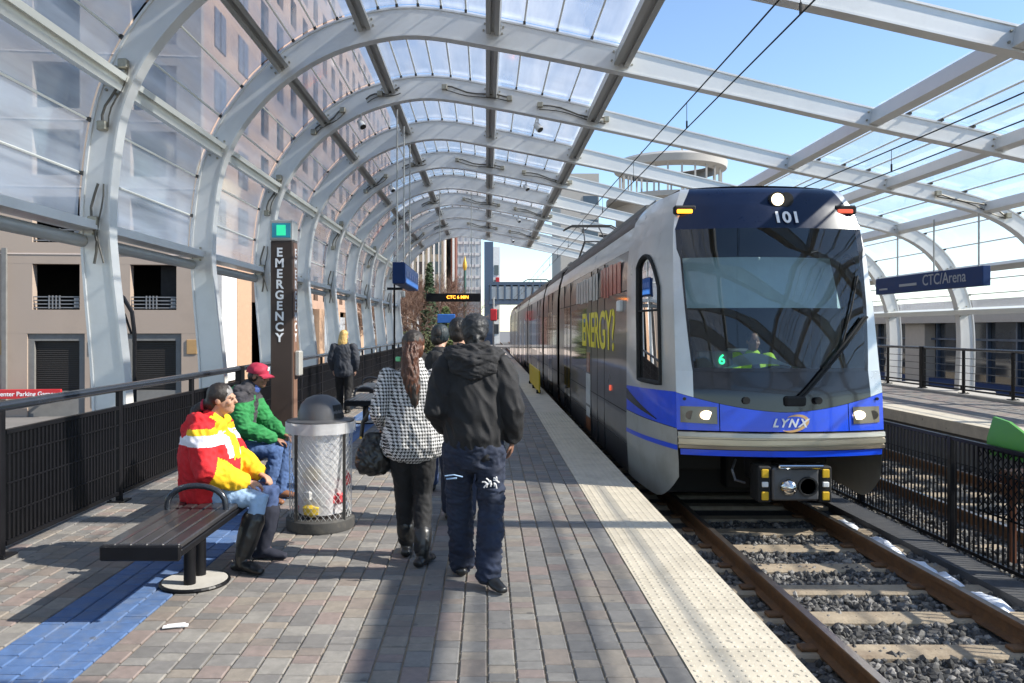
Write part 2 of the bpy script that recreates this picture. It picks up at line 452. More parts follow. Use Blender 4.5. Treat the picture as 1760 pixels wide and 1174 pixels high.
# ballast stones ---------------------------------------------------------
bm = bmesh.new(); bmesh.ops.create_icosphere(bm, subdivisions=1, radius=1)
ico_v = np.array([v.co[:] for v in bm.verts]); ico_f = np.array([[v.index for v in f.verts] for f in bm.faces]); bm.free()
nr = np.random.default_rng(5)
def stones(x0, x1, y0, y1, dens, zb, r0, r1):
    n = int((x1 - x0) * (y1 - y0) * dens)
    P = np.column_stack([nr.uniform(x0, x1, n), nr.uniform(y0, y1, n), zb + nr.uniform(-.012, .012, n)])
    return P, nr.uniform(r0, r1, n)
sets = [stones(2.50, 3.86, 3.4, 9.5, 560, -.595, .020, .042), stones(1.68, 2.38, 3.4, 9, 350, -.595, .02, .042),
        stones(3.98, 4.46, 3.4, 9.6, 560, -.59, .02, .042), stones(4.74, 6.0, 5.0, 13, 430, -.565, .018, .04),
        stones(6.0, 8.2, 6.0, 14, 200, -.585, .02, .042)]
P = np.concatenate([a for a, b in sets]); S = np.concatenate([b for a, b in sets])
N = len(P); nv = len(ico_v)
sc = S[:, None, None] * nr.uniform(.6, 1.25, (N, 1, 3)) * nr.uniform(.75, 1.2, (N, nv, 1))
an = nr.uniform(0, 6.28, N); ca, sa = np.cos(an), np.sin(an)
V = ico_v[None] * sc
V = np.stack([V[..., 0] * ca[:, None] - V[..., 1] * sa[:, None], V[..., 0] * sa[:, None] + V[..., 1] * ca[:, None], V[..., 2]], -1) + P[:, None]
F = (ico_f[None] + (np.arange(N) * nv)[:, None, None]).reshape(-1, 3)
me = bpy.data.meshes.new('ballast')
me.from_pydata(V.reshape(-1, 3).tolist(), [], F.tolist())
for i in range(4): me.materials.append(MATS['stone_%d' % i])
me.polygons.foreach_set('material_index', np.repeat(nr.choice(4, N, p=[.4, .3, .15, .15]), len(ico_f)))
tag(link('ballast', me), 'loose grey crushed stone lying between the sleepers', 'ballast', kind='stuff')

# snow left along the far rail ---------------------------------------------
def lump(cx, cy, lx, ly, h, seed):
    mb = MB()
    def fn(a, b):
        th = 2 * math.pi * a; rr = b
        k = 1 + .35 * noise.noise(Vector((math.cos(th) * 1.5 + seed, math.sin(th) * 1.5, seed * 3.1)))
        x = rr * k * lx * math.cos(th); y = rr * k * ly * math.sin(th)
        z = h * max(0, 1 - rr ** 2.2) * (1 + .6 * noise.noise(Vector((x * 9, y * 9, seed))))
        return (x, y, z - .012 * (rr > .99))
    mb.grid(fn, 24, 6)
    return mb.mesh('snow_patch', 'snow', smooth=True)
for i, (y, x, ly) in enumerate([(8.35, 4.22, .36), (7.62, 4.19, .28), (7.22, 4.22, .24), (6.62, 4.23, .34), (5.9, 4.24, .30), (5.45, 4.26, .22), (9.2, 4.2, .3)]):
    o = link('snow_patch', lump(0, 0, .14, ly, .08, i * 1.7)); o.location = (x, y, -.585)
    tag(o, 'small patch of old snow lying outside the far rail', 'snow', 'snow patches along the rail')

# far platform ---------------------------------------------------------------
FPX, FPZ, FRX = 7.95, .18, 11.3
fp = MB().box(FPX + .62, 11.75, -6, 70, -.9, FPZ - .012).build('far_platform', 'joint_sand')
tag(fp, 'brick paved far platform with a pale edge beyond the tracks', 'platform', kind='structure')
MB().box(FPX, FPX + .62, -6, 70, FPZ - .2, FPZ + .004).build('platform_edge', 'tactile', fp)
MB().box(FPX + .08, FPX + .62, -6, 70, -.9, FPZ - .2).build('platform_wall', 'concrete_dark', fp)
MB().box(11.1, 11.75, -6, 70, FPZ - .5, FPZ + .05).build('platform_curb', 'concrete', fp)
mb = MB()
for i in range(17):
    x0 = FPX + .63 + i * PW
    if x0 > 11.0: break
    y = 4 - rng.random() * .2
    while y < 34:
        L = rng.choice((.148, .2, .225))
        vs, fs = paver_faces(x0, x0 + PW - .009, y, y + L - .009, FPZ + rng.uniform(-.001, .001))
        mb.add(vs, fs, rng.choices(range(7), weights=(12, 18, 20, 18, 6, 12, 12))[0]); y += L
o = mb.build('paver_field', PM, fp, fix=False); o['kind'] = 'stuff'
# ================================================================== CANOPY
ARCH = [(-4.36, -.35), (-4.38, 1.0), (-4.50, 2.3), (-4.54, 2.95), (-4.50, 3.6), (-4.40, 4.25), (-4.22, 4.75), (-3.92, 5.25), (-3.42, 5.80),
        (-2.72, 6.28), (-1.95, 6.56), (-1.1, 6.66), (.10, 6.48), (2.17, 6.05), (4.2, 5.58), (6.2, 5.12), (8.2, 4.70), (9.9, 4.30), (10.7, 3.95),
        (11.25, 3.45), (11.58, 2.85), (11.78, 2.2), (11.84, 1.4), (11.80, .1)]
DEP = [.42, .40, .36, .34, .33, .33, .34, .36, .40, .44, .46, .46, .45, .40, .33, .31, .31, .31, .31, .32, .33, .34, .36, .40]
arc = spline([(x, 0, z) for x, z in ARCH], 4)
NA = len(arc)
def dep(i):
    k = min(i / 4, len(DEP) - 1); a = int(k); b = min(a + 1, len(DEP) - 1); return DEP[a] + (DEP[b] - DEP[a]) * (k - a)
nrm = []
for i in range(NA):
    t = (arc[min(i + 1, NA - 1)] - arc[max(i - 1, 0)]).normalized()
    nrm.append(Vector((-t.z, 0, t.x)))       # outward (left / up)
def arch_mesh(name):
    """box-section rib: recessed web between an outer and an inner flange"""
    mb = MB(); W, F, rc = .095, .028, .018
    vs = []
    for i in range(NA):
        d = dep(i) / 2; p, n = arc[i], nrm[i]
        sec = [(-W, d), (W, d), (W, d - F), (W - rc, d - F - .006), (W - rc, -d + F + .006), (W, -d + F), (W, -d), (-W, -d), (-W, -d + F), (-W + rc, -d + F + .006), (-W + rc, d - F - .006), (-W, d - F)]
        for a, b in sec: vs.append(p + n * b + Vector((0, a, 0)))
    m = 12
    fs = [(i * m + k, i * m + (k + 1) % m, (i + 1) * m + (k + 1) % m, (i + 1) * m + k) for i in range(NA - 1) for k in range(m)]
    fs += [tuple(range(m)), tuple((NA - 1) * m + k for k in range(m))]
    mb.add(vs, fs)
    me = mb.mesh(name, 'steel_white')
    bm = bmesh.new(); bm.from_mesh(me); bmesh.ops.recalc_face_normals(bm, faces=bm.faces); bm.to_mesh(me); bm.free()
    return me
canopy = thing('station_canopy', 'white steel arched canopy with clear glazing over both platforms', 'canopy')
AY = [9.2 + 3.4 * k for k in range(-5, 10)]
arch_me = arch_mesh('arch')
arches = []
for y in AY:
    o = link('arch', arch_me, canopy); o.location = (0, y, 0); arches.append(o)
Y0, Y1 = AY[0] - .6, AY[-1] + .6
foot = MB().bbox(-.42, .36, -.24, .24, -.9, -.32, .02).mesh('arch_footing', 'concrete')
for a in arches:
    o = link('arch_footing', foot, a); o.location = (-4.5, 0, -.6)
    b = link('arch_footing', foot, a); o2 = b; b.location = (12.08, 0, .55)

def near_s(x, z=None, left=None):
    best = min(range(NA), key=lambda i: (arc[i].x - x) ** 2 + (0 if z is None else (arc[i].z - z) ** 2))
    return best
# purlins: position along the arch, width, depth, offset from the rib's centre, colour
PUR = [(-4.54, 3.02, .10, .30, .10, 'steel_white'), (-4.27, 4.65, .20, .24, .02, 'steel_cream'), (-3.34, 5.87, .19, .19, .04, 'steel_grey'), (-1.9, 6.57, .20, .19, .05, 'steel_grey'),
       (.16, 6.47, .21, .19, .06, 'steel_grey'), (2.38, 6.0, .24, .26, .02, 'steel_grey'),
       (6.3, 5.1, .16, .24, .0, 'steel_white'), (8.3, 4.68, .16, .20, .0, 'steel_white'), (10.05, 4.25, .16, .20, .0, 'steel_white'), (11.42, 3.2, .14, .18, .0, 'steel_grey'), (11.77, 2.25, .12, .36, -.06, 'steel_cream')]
PS = []
for (x, z, w, d, off, mname) in PUR:
    s = near_s(x, z); PS.append(s)
    p, n = arc[s], nrm[s]; t = Vector((n.z, 0, -n.x)); c = p + n * off
    def P(a, b, y): q = c + t * a + n * b; return (q.x, y, q.z)
    h, k, gw = w / 2, d / 2, w * .16
    if w > .17:   # twin channels with a slot on the underside
        poly = [(-h, k), (h, k), (h, -k), (gw, -k), (gw, -k + .05), (-gw, -k + .05), (-gw, -k), (-h, -k)]
    else:         # shallow channel section
        poly = [(-h, k), (h, k), (h, k - .04), (h * .5, k - .05), (h * .5, -k + .05), (h, -k + .04), (h, -k), (-h, -k)]
    MB().prism(poly, P, Y0, Y1).build('purlin', mname, canopy)
# gutter tube under the lowest wall purlin
MB().tube([(-4.70, Y0, 2.78), (-4.70, Y1, 2.78)], .075, 12).build('gutter_pipe', 'steel_grey', canopy, smooth=40)

# glazing: one bent pane per bay between purlins, hung outside the ribs
OFF = .07
def gl_pt(s, extra=0.0):
    i = int(s); f = s - i; i2 = min(i + 1, NA - 1)
    p = arc[i].lerp(arc[i2], f); n = nrm[i].lerp(nrm[i2], f).normalized()
    d = (dep(i) * (1 - f) + dep(i2) * f) / 2
    return p + n * (d + OFF + extra)
STRIPS = [(PS[0], PS[1], 2), (PS[1], PS[2], 2), (PS[2], PS[3], 3), (PS[3], PS[4], 5), (PS[4], PS[5], 3),
          (PS[6], PS[7], 3), (PS[7], PS[8], 2), (PS[8], PS[9], 2), (PS[9], PS[10], 2)]
for si, (s0, s1, nb) in enumerate(STRIPS):
    L = AY[1] - AY[0]
    def fn(a, b): q = gl_pt(s0 + (s1 - s0) * b); return (q.x, .02 + a * (L - .04), q.z)
    pane = MB().grid(fn, 1, 10).mesh('glass_pane', 'canopy_glass' if si < 5 else 'canopy_glass_clear', smooth=True)
    for y in AY[:-1]:
        o = link('glass_pane', pane, canopy); o.location = (0, y, 0)
    for k in range(nb):
        s = s0 + (s1 - s0) * (k + 1) / (nb + 1); q = gl_pt(s, -.02)
        MB().tube([(q.x, Y0, q.z), (q.x, Y1, q.z)], .016, 6).build('glazing_bar', 'steel_cream', canopy)
# clamps where bars cross the ribs
cl = MB()
for (s0, s1, nb) in STRIPS:
    for k in range(nb):
        s = s0 + (s1 - s0) * (k + 1) / (nb + 1); q = gl_pt(s, -.045)
        cl.box(q.x - .02, q.x + .02, -.12, .12, q.z - .02, q.z + .02)
clamp_me = cl.mesh('glazing_clamp', 'dark_fitting')
for a in arches: link('glazing_clamp', clamp_me, a)['kind'] = 'stuff'

# bolted end plates where purlins meet the ribs
bp = MB()
for (x, z, w, d, off, mname), s in zip(PUR, PS):
    p, n = arc[s], nrm[s]; t = Vector((n.z, 0, -n.x)); c = p + n * off
    for sy in (-1, 1):
        for a in (-.5, .5):
            for b in (-.28, .28):
                q = c + t * (a * (w + .09)) + n * (b * d); y = sy * .078
                bp.tube([(q.x, y, q.z), (q.x, y + sy * .022, q.z)], .017, 6)
bolt_me = bp.mesh('bolt', 'galvanised')
for a in arches: link('bolt', bolt_me, a)['kind'] = 'stuff'
# conduit runs and junction boxes on every other rib
def on_rib(s, off, y): 
    i = min(int(s), NA - 2); f = s - i
    q = arc[i].lerp(arc[i + 1], f) + nrm[i] * off; return Vector((q.x, y, q.z))
cbs = []; ccs = []
for s in (PS[0] + .3, PS[1] - 4, PS[1] + 1.5, PS[2] - 1.5, PS[2] + 2, PS[3] - 1, PS[4] - 3, PS[4] + .8, PS[5] - 2, PS[5] + .5, PS[8] - 3, PS[8] + 2, PS[9] + 1, PS[10]):
    q = on_rib(s, 0, -.13)
    cb = MB(); cbs.append(cb); cb.bbox(q.x - .055, q.x + .055, q.y - .05, q.y + .04, q.z - .055, q.z + .055, .012)
for s0, s1 in ((PS[0] - 3, PS[0] + 3), (PS[1] - 4, PS[1] + 1.5), (PS[2] - 1.5, PS[2] + 2), (PS[3] - 2.5, PS[3] + 1), (PS[4] - 3, PS[4] + .8), (PS[5] - 2, PS[5] + .5), (PS[8] - 3, PS[8] + 2)):
    n = 7; cc = MB(); ccs.append(cc)
    cc.tube([on_rib(s0 + (s1 - s0) * k / n, .035 * math.sin(k * 1.1 + s0), -.125) for k in range(n + 1)], .017, 6)
    cc = MB(); ccs.append(cc); cc.tube([on_rib(s0 + (s1 - s0) * k / n, -.07 + .03 * math.sin(k * .9 + s0 * 2), -.12) for k in range(n + 1)], .011, 6)
box_me = [c.mesh('junction_box', 'galvanised') for c in cbs]; con_me = [c.mesh('conduit', 'conduit_grey') for c in ccs]
for i, a in enumerate(arches):
    if i % 2 == 1 and AY[i] > 5:
        for m_ in box_me: link('junction_box', m_, a)
        for m_ in con_me: link('conduit', m_, a)

# spotlights and cameras hung from the ribs -------------------------------
def spot(loc, aim, label):
    t = thing('spotlight', label, 'spotlight', loc, 'small spotlights under the canopy'); L = Vector(loc)
    MB().tube([L, L + Vector((0, 0, -.14))], .018, 6).build('stem', 'steel_white', t)
    d = Vector(aim).normalized(); c = L + Vector((0, 0, -.19))
    MB().tube([c - d * .09, c - d * .08, c + d * .09, c + d * .10], [.04, .062, .075, .07], 10).build('lamp_body', 'steel_white', t, smooth=40)
    MB().tube([c + d * .098, c + d * .106], .062, 10).build('lens', 'dark_fitting', t)
sp = [(-2.55, 16.0, 6.0), (1.05, 16.0, 5.97), (-2.75, 22.8, 5.85), (1.15, 22.8, 5.95), (1.2, 29.6, 5.95), (1.2, 36.4, 5.95), (9.6, 12.6, 4.05)]
for x, y, z in sp:
    s = min(range(NA), key=lambda i: abs(arc[i].x - x) + (0 if arc[i].z > 3 else 9))
    zz = arc[s].z - dep(s) / 2 / max(.4, abs(nrm[s].z)) - .002
    spot((x, y, zz), (.5 if x < 5 else -.6, -.5, -.8), 'small white spotlight hanging below a canopy rib above the paved platform' if x < 5 else 'small dark tipped spotlight hanging above the far platform')

# ================================================================== RAILINGS
def railing(name, label, X, ys, zb, ztop, hand_z, spacing, hand_r, wide=(), side=1, hi=None, pw=.013):
    t = thing(name, label, 'railing', (X, ys[0], zb))
    for i, y in enumerate(ys):
        w = .075 if i in wide else .036
        mb = MB().bbox(X - w * .7, X + w * .7, y - w, y + w, zb, hand_z - .02 + (.06 if i in wide else 0), .008)
        mb.bbox(X - .09, X + .09, y - .09, y + .09, zb, zb + .018, .006)
        for dx in (-.06, .06): mb.lathe([(.014, .018), (.014, .03)], (X + dx, y - .06, zb), 6)
        mb.tube([(X, y, hand_z - .12), (X, y, hand_z - .03)], .022, 6)
        mb.build('post', 'black_paint', t)
    if hand_r:
        MB().tube([(X, ys[0] - .3, hand_z), (X, ys[-1] + .3, hand_z)], hand_r, 14).build('handrail', 'black_rail', t, smooth=40)
    for a, b in zip(ys, ys[1:]):
        p = a + .10
        MB().box(X - .022, X + .022, a + .05, b - .05, ztop - .035, ztop).build('top_rail', 'black_paint', t); mb = MB().box(X - .022, X + .022, a + .05, b - .05, zb + .07, zb + .105)
        pan = mb.build('bottom_rail', 'black_paint', t)
        mb = MB()
        while p < b - .07:
            mb.box(X - pw, X + pw, p - pw, p + pw, zb + .10, ztop - .03); p += spacing
        for z in ((hi or ()) if hi else ()):
            mb.box(X + .016, X + .022, a + .06, b - .06, z - .006, z + .006)
        o = mb.build('picket', 'black_paint', pan, fix=False); o['kind'] = 'stuff'
    return t
RY = [2.12 + 1.96 * k for k in range(-2, 23)]
railing('platform_railing', 'long black picket railing with round handrail along the street side', RAILING_X, RY, 0.0, .97, 1.155, .058, .042, wide=(2, 7, 12, 17), hi=(.32, .55, .78))
railing('track_fence', 'black picket fence between the two tracks', 4.92, [2.35 + 1.99 * k for k in range(0, 26)], -.60, .62, .64, .075, 0.0, hi=(.35,), pw=.0075)
t = railing('far_railing', 'open black post railing along the far platform', FRX, [4.6 + 1.75 * k for k in range(0, 22)], FPZ + .05, .42, 1.27, 9.0, .035, wide=(3, 9, 15))
for z in (.55, .72, .89, 1.06):
    MB().tube([(FRX, 4.4, z), (FRX, 41.5, z)], .008, 5).build('cable', 'dark_fitting', t)
# green board and lattice leaning on the fence
gx = 5.02
poly = [px(1678, 752, 7.95), px(1690, 716, 7.95), px(1712, 722, 7.78), px(1733, 737, 7.55), px(1748, 757, 7.4), px(1757, 775, 7.3)]
pl = [(7.88, .50), (7.88, .66), (7.78, .885), (7.55, .86), (7.32, .77), (7.14, .63), (7.06, .50)]
o = MB().prism(pl, lambda a, b, t: (gx + t, a, b), 0, .03).build('board', 'green_board')
tag(o, 'bright green curved board rising above the track fence', 'board')
tag(thing('lattice_panel', 'diagonal wire lattice panel fixed to the track fence below the green board', 'lattice', (4.94, 7.5, -.05)))
lt = bpy.data.objects['lattice_panel']
mb = MB(); ya, yb, za, zb2 = 6.9, 7.9, -.05, .56
MB().box(4.944, 4.958, ya, yb, za - .02, za).box(4.944, 4.958, ya, yb, zb2, zb2 + .02).box(4.944, 4.958, ya - .02, ya, za, zb2).box(4.944, 4.958, yb, yb + .02, za, zb2).build('rim', 'black_paint', lt)
for k in range(-6, 10):
    for sg in (1, -1):
        y0_, y1_ = ya + k * .1, ya + k * .1 + (zb2 - za)
        a0, a1 = max(y0_, ya), min(y1_, yb)
        if a1 - a0 < .05: continue
        zz0, zz1 = za + (a0 - y0_), za + (a1 - y0_)
        if sg < 0: zz0, zz1 = zb2 - (a0 - y0_), zb2 - (a1 - y0_)
        mb.tube([(4.951, a0, zz0), (4.951, a1, zz1)], .007, 4)
o = mb.build('wire', 'black_paint', lt, fix=False); o['kind'] = 'stuff'
mat('crate_brown', (.20, .07, .03), .7)
mb = MB().bbox(5.10, 5.45, 7.0, 7.85, .22, .36, .02)
for k in range(5): mb.bbox(5.08, 5.10, 7.02 + k * .17, 7.15 + k * .17, .23, .35, .006)
mb.box(5.15, 5.2, 7.1, 7.15, -.6, .22).box(5.15, 5.2, 7.7, 7.75, -.6, .22).box(5.35, 5.4, 7.1, 7.15, -.6, .22).box(5.35, 5.4, 7.7, 7.75, -.6, .22)
tag(mb.build('wooden_stand', 'crate_brown'), 'small brown wooden stand behind the lattice on the fence', 'stand')

# ================================================================== OVERHEAD WIRES
def wire_set(X, zc, zm, label):
    t = thing('overhead_wire', label, 'wire', (X, -5, zc))
    MB().tube([(X, -5, zc), (X, 150, zc)], .010, 5).build('contact_wire', 'black_matte', t)
    MB().tube([(X, -5 + 5 * k, zm + .03 * math.cos(k * 1.256)) for k in range(0, 32)], .011, 5).build('messenger_wire', 'black_matte', t)
    for k in range(0, 30):
        y = 3.5 + k * 4.6
        MB().tube([(X, y, zc), (X, y, zm)], .005, 4).bbox(X - .012, X + .012, y - .012, y + .012, zc, zc + .12, .003).build('dropper', 'black_matte', t)
wire_set(3.24, 5.0, 5.42, 'pair of black overhead wires above the tram')
wire_set(6.55, 4.30, 4.66, 'pair of black overhead wires above the second track')
# ================================================================== TRAM
mat('tram_silver', (.62, .63, .615), .30, metal=.55, var=.05, vscale=1.5, coat=.5, dirt=(.36, .34, .29), dscale=1.1, damt=.4)
mat('tram_skirt', (.46, .45, .40), .38, metal=.25, var=.08, vscale=2, coat=.3, dirt=(.27, .23, .16), dscale=1.6, damt=.55)
mat('tram_blue', (.006, .075, .78), .32, var=.08, vscale=2, coat=.35, dirt=(.02, .06, .36), dscale=1.4, damt=.5)
mat('tram_navy', (.004, .010, .034), .3, spec=.35, var=.1)
mat('tram_black', (.008, .008, .010), .14, coat=.5, var=.1)
mat('tram_wrap', (.060, .058, .060), .30, var=.25, vscale=.9, coat=.55, dirt=(.02, .02, .024), dscale=.5, damt=.8, spec=.6)
mat('tram_glass_dark', (.012, .013, .015), .05, coat=1.0, var=.05, spec=.8)
mat('tram_fairing', (.085, .06, .045), .55, var=.25, vscale=3)
mat('tram_roof', (.20, .20, .19), .6, var=.15)
mat('bellows', (.014, .014, .014), .85)
mat('bumper_metal', (.52, .46, .36), .32, metal=.75, var=.15, vscale=3, stretch=(1, 1, 14))
mat('underframe', (.022, .020, .018), .85, var=.3)
mat('cast_grey', (.12, .12, .125), .5, metal=.5, var=.2)
mat('reflection_pale', (.70, .84, .86), .8, var=.08)
mat('cab_grey', (.10, .12, .13), .7)
mat('cab_blue', (.02, .05, .14), .6)
mat('dash_pale', (.52, .60, .58), .7, var=.08)
mat('ad_yellow', (.90, .74, .02), .45, coat=.1, var=.1)
mat('ad_white', (.55, .55, .51), .4, coat=.3, var=.2)
mat('ad_red', (.42, .085, .06), .4, coat=.3, var=.2)
mat('ad_orange', (.42, .16, .07), .3, coat=.8, var=.2)
XC, YN = 3.24, 0.0
#        z     yf    dyc   wf    wb
NOSE = [(-.30, 8.50, .20, 1.10, 1.290), (.30, 8.46, .20, 1.12, 1.325), (.40, 8.45, .20, 1.13, 1.325), (.66, 8.46, .20, 1.14, 1.325), (1.06, 8.50, .19, 1.14, 1.325),
        (1.30, 8.55, .19, 1.135, 1.325), (2.00, 8.68, .18, 1.125, 1.325), (2.55, 8.80, .18, 1.105, 1.318), (2.90, 8.90, .18, 1.08, 1.285), (3.20, 9.03, .17, 1.02, 1.20), (3.38, 9.16, .15, .95, 1.08), (3.44, 9.36, .14, .90, 1.0), (3.46, 9.6, .1, .86, .95)]
YB = 10.73
def front(a, z, off=0.0):
    yf, dyc, wf, wb = interp(NOSE, z)
    return Vector((XC + a * wf, yf + dyc * a * a - off, z))
def side(sg, b, z, off=0.0):
    yf, dyc, wf, wb = interp(NOSE, z)
    k = 1 - (1 - b) ** 2.2
    return Vector((XC + sg * (wf + (wb - wf) * k + off), yf + dyc + (YB - yf - dyc) * b, z))
tram = thing('tram', 'silver and blue light rail tram with number 101 arriving at the platform', 'tram', (XC, 8.45, RAIL_Z))
def fpatch(name, m, a0, a1, z0, z1, off=0.0, na=20, nz=8, parent=tram, smooth=True):
    z0f = z0 if callable(z0) else (lambda a: z0); z1f = z1 if callable(z1) else (lambda a: z1)
    mb = MB()
    def fn(u, v):
        a = a0 + (a1 - a0) * u; z = z0f(a) + (z1f(a) - z0f(a)) * v
        return front(a, z, off)
    mb.grid(fn, na, nz)
    return mb.build(name, m, parent, smooth=smooth, fix=False)
def spatch(name, m, sg, b0, b1, z0, z1, off=0.0, nb=16, nz=10, parent=tram):
    z0f = z0 if callable(z0) else (lambda a: z0); z1f = z1 if callable(z1) else (lambda a: z1)
    mb = MB()
    def fn(u, v):
        b = b0 + (b1 - b0) * u; z = z0f(b) + (z1f(b) - z0f(b)) * v
        return side(sg, b, z, off)
    mb.grid(fn, nb, nz)
    o = mb.build(name, m, parent, smooth=True, fix=False)
    return o
ztop = lambda a: .85 + .20 * min(1, abs(a)) ** 1.7
# front panels, split at the two joints
for a0, a1 in ((-1, -.62), (-.612, .612), (.62, 1)):
    fpatch('front_panel', 'tram_blue', a0, a1, .645, ztop)
AWF = lambda z: .825 + .105 * max(0, min(1, (z - 1.285) / 1.615)) ** .8
def fzpatch(name, m, a0, a1, z0, z1, off=0.0, na=16, nz=14, parent=tram):
    """front patch whose side limits follow the height"""
    mb = MB()
    def fn(u, v):
        z = z0 + (z1 - z0) * v; return front(a0(z) + (a1(z) - a0(z)) * u, z, off)
    mb.grid(fn, na, nz); return mb.build(name, m, parent, smooth=True, fix=False)
fpatch('cowl', 'tram_black', -.845, .865, lambda a: ztop(a) + .004, 1.285, 0.0, 24, 8)
fzpatch('windshield', 'windshield_glass', lambda z: -AWF(z), AWF, 1.285, 2.90)
for sg in (-1, 1):
    bw = .02 if sg < 0 else .04
    fzpatch('windshield_border', 'tram_black', lambda z: sg * AWF(z), lambda z: sg * min(1, AWF(z) + bw + .03 * (z > 2.6)), 1.285, 2.90, 0, 2, 14)
    fzpatch('front_pillar', 'tram_silver', lambda z: sg * min(1, AWF(z) + bw), lambda z: sg * 1.0, 1.29, 2.90, -.001, 4, 14)
    fpatch('front_pillar', 'tram_silver', sg * (.846 if sg < 0 else .866), sg * 1.0, lambda a: ztop(a) + .004, 1.29, 0, 3, 5)
fzpatch('windshield_border', 'tram_black', lambda z: -AWF(z), AWF, 1.285, 1.325, .006, 16, 1)
HW = lambda z: .985 - .10 * (z - 2.9) / .54
fzpatch('header', 'tram_navy', lambda z: -HW(z), HW, 2.90, 3.44, 0, 20, 10)
for sg in (-1, 1): fzpatch('header_corner', 'tram_silver', lambda z: sg * HW(z), lambda z: sg * 1.0, 2.90, 3.44, 0, 2, 10)
# bumper bar: ribbed metal beam over a blue lip
mb = MB()
prof = [(.445, .00), (.45, .035), (.485, .045), (.49, .02), (.505, .02), (.51, .05), (.555, .05), (.56, .025), (.575, .025), (.58, .045), (.625, .035), (.63, .0)]
def fn(u, v):
    k = v * (len(prof) - 1); i = min(int(k), len(prof) - 2); f = k - i
    z = prof[i][0] * (1 - f) + prof[i + 1][0] * f; o = prof[i][1] * (1 - f) + prof[i + 1][1] * f
    return front(-1 + 2 * u, z, o)
mb.grid(fn, 20, len(prof) - 1); mb.build('bumper_bar', 'bumper_metal', tram, fix=False)
fpatch('bumper_lip', 'tram_blue', -.98, .98, .375, .440, .012, 16, 2)
# sides of the cab
for sg in (-1, 1):
    wz0, wz1 = 1.12, 2.66        # side window hole handled by strips round it
    zlo = lambda b: -.22 + .34 * max(0, 1 - b / .36) ** 2.0
    spatch('skirt', 'tram_skirt', sg, .0, 1, zlo, .655)
    sp_ = spatch('blue_side', 'tram_blue', sg, 0, 1, .662, lambda b: 1.06 - .07 * b)
    spatch('wedge', 'tram_black', sg, .28, .995, lambda b: .69 + .17 * (b - .28), lambda b: .70 + .26 * (b - .28) / .72, .004, 12, 2, sp_)
    spatch('skirt_stripe', 'tram_blue', sg, .0, .998, lambda b: .42 - .06 * b, lambda b: .475 - .06 * b, .004, 12, 1)
    ztp = lambda b: 1.06 - .07 * b
    spatch('pillar', 'tram_silver', sg, 0, .20, ztp, 3.40, 0, 8, 24)
    spatch('pillar', 'tram_silver', sg, .62, .80, ztp, 3.40, 0, 5, 24)
    spatch('cab_panel', 'tram_silver', sg, .80, 1, ztp, 3.40, 0, 5, 24)
    spatch('cab_panel', 'tram_silver', sg, .20, .62, ztp, wz0, 0, 10, 3)
    top = lambda b: wz1 + .0 - 1.0 * ((b - .41) / .21) ** 2 * .55 if True else 0
    spatch('cab_panel', 'tram_silver', sg, .20, .62, lambda b: wz1 - .42 * abs((b - .46) / .26) ** 2.5, 3.40, 0, 14, 14)
    w = spatch('cab_window', 'window_clear', sg, .20, .62, wz0, lambda b: wz1 - .42 * abs((b - .46) / .26) ** 2.5, -.012, 12, 10)
    # black gasket
    mb = MB(); pts = []
    for k in range(15):
        b = .20 + .42 * k / 14; pts.append(side(sg, b, wz1 - .42 * abs((b - .46) / .26) ** 2.5, .006))
    path = [side(sg, .20, wz0 + (pts[0].z - wz0) * k / 8, .006) for k in range(8)] + pts + [side(sg, .62, pts[-1].z + (wz0 - pts[-1].z) * k / 8, .006) for k in range(1, 9)] + [side(sg, .62 - .42 * k / 6, wz0, .006) for k in range(1, 6)]
    mb.tube(path, .028, 6, closed=True); mb.build('gasket', 'black_matte', w)
    MB().tube([side(sg, .20, 1.98, .002), side(sg, .41, 1.98, .004), side(sg, .62, 1.98, .002)], .014, 5).build('sash_bar', 'black_matte', w)
# roof over the cab
mb = MB()
def fn(u, v):
    a = -1 + 2 * u; yf, dyc, wf, wb = interp(NOSE, 3.44)
    w = wf + (1.0 - wf) * v; return Vector((XC + a * w, (yf + dyc * a * a) * (1 - v) + YB * v, 3.44 + .02 * (1 - a * a)))
mb.grid(fn, 12, 4).build('cab_roof', 'tram_fairing', tram, smooth=True, fix=False)
for sg in (-1, 1):      # fairing strip closing roof to side
    mb = MB()
    def fn(u, v):
        p = side(sg, u, 3.40); q = Vector((XC + sg * (.86 + .14 * u), 9.9 + (YB - 9.9) * u, 3.442)); return p.lerp(q, v)
    mb.grid(fn, 8, 2).build('roof_edge', 'tram_fairing', tram, smooth=True, fix=False)

# cab interior -----------------------------------------------------------
cabin = MB().box(XC - 1.15, XC + 1.15, 10.95, 11.0, -.1, 3.3).box(XC - 1.2, XC + 1.2, 9.3, 10.95, .35, .42).box(XC - 1.0, XC + 1.0, 9.75, 10.95, 3.30, 3.34).build('cab_bulkhead', 'cab_grey', tram)
MB().bbox(XC - .35, XC + .35, 10.90, 10.95, .45, 2.6, .02).build('cab_door', 'cab_blue', cabin)
mb = MB()
mb.grid(lambda u, v: (XC - 1.0 + 2.0 * u, 8.80 + .12 * (2 * u - 1) ** 2 + v * .55, 1.25 - .22 * v + .16 * math.exp(-((u - .53) / .2) ** 2) * math.sin(math.pi * min(1, v + .1))), 24, 8).build('dashboard', 'cab_grey', tram, smooth=True, fix=False)
mb = MB()
mb.grid(lambda u, v: (XC - .62 + 1.05 * u, 8.86 + v * .40, 1.29 - .02 * v + .20 * math.sin(math.pi * u) ** 1.2 * (.35 + .65 * v)), 18, 6).build('dash_cover', 'dash_pale', tram, smooth=True, fix=False)
mb = MB()
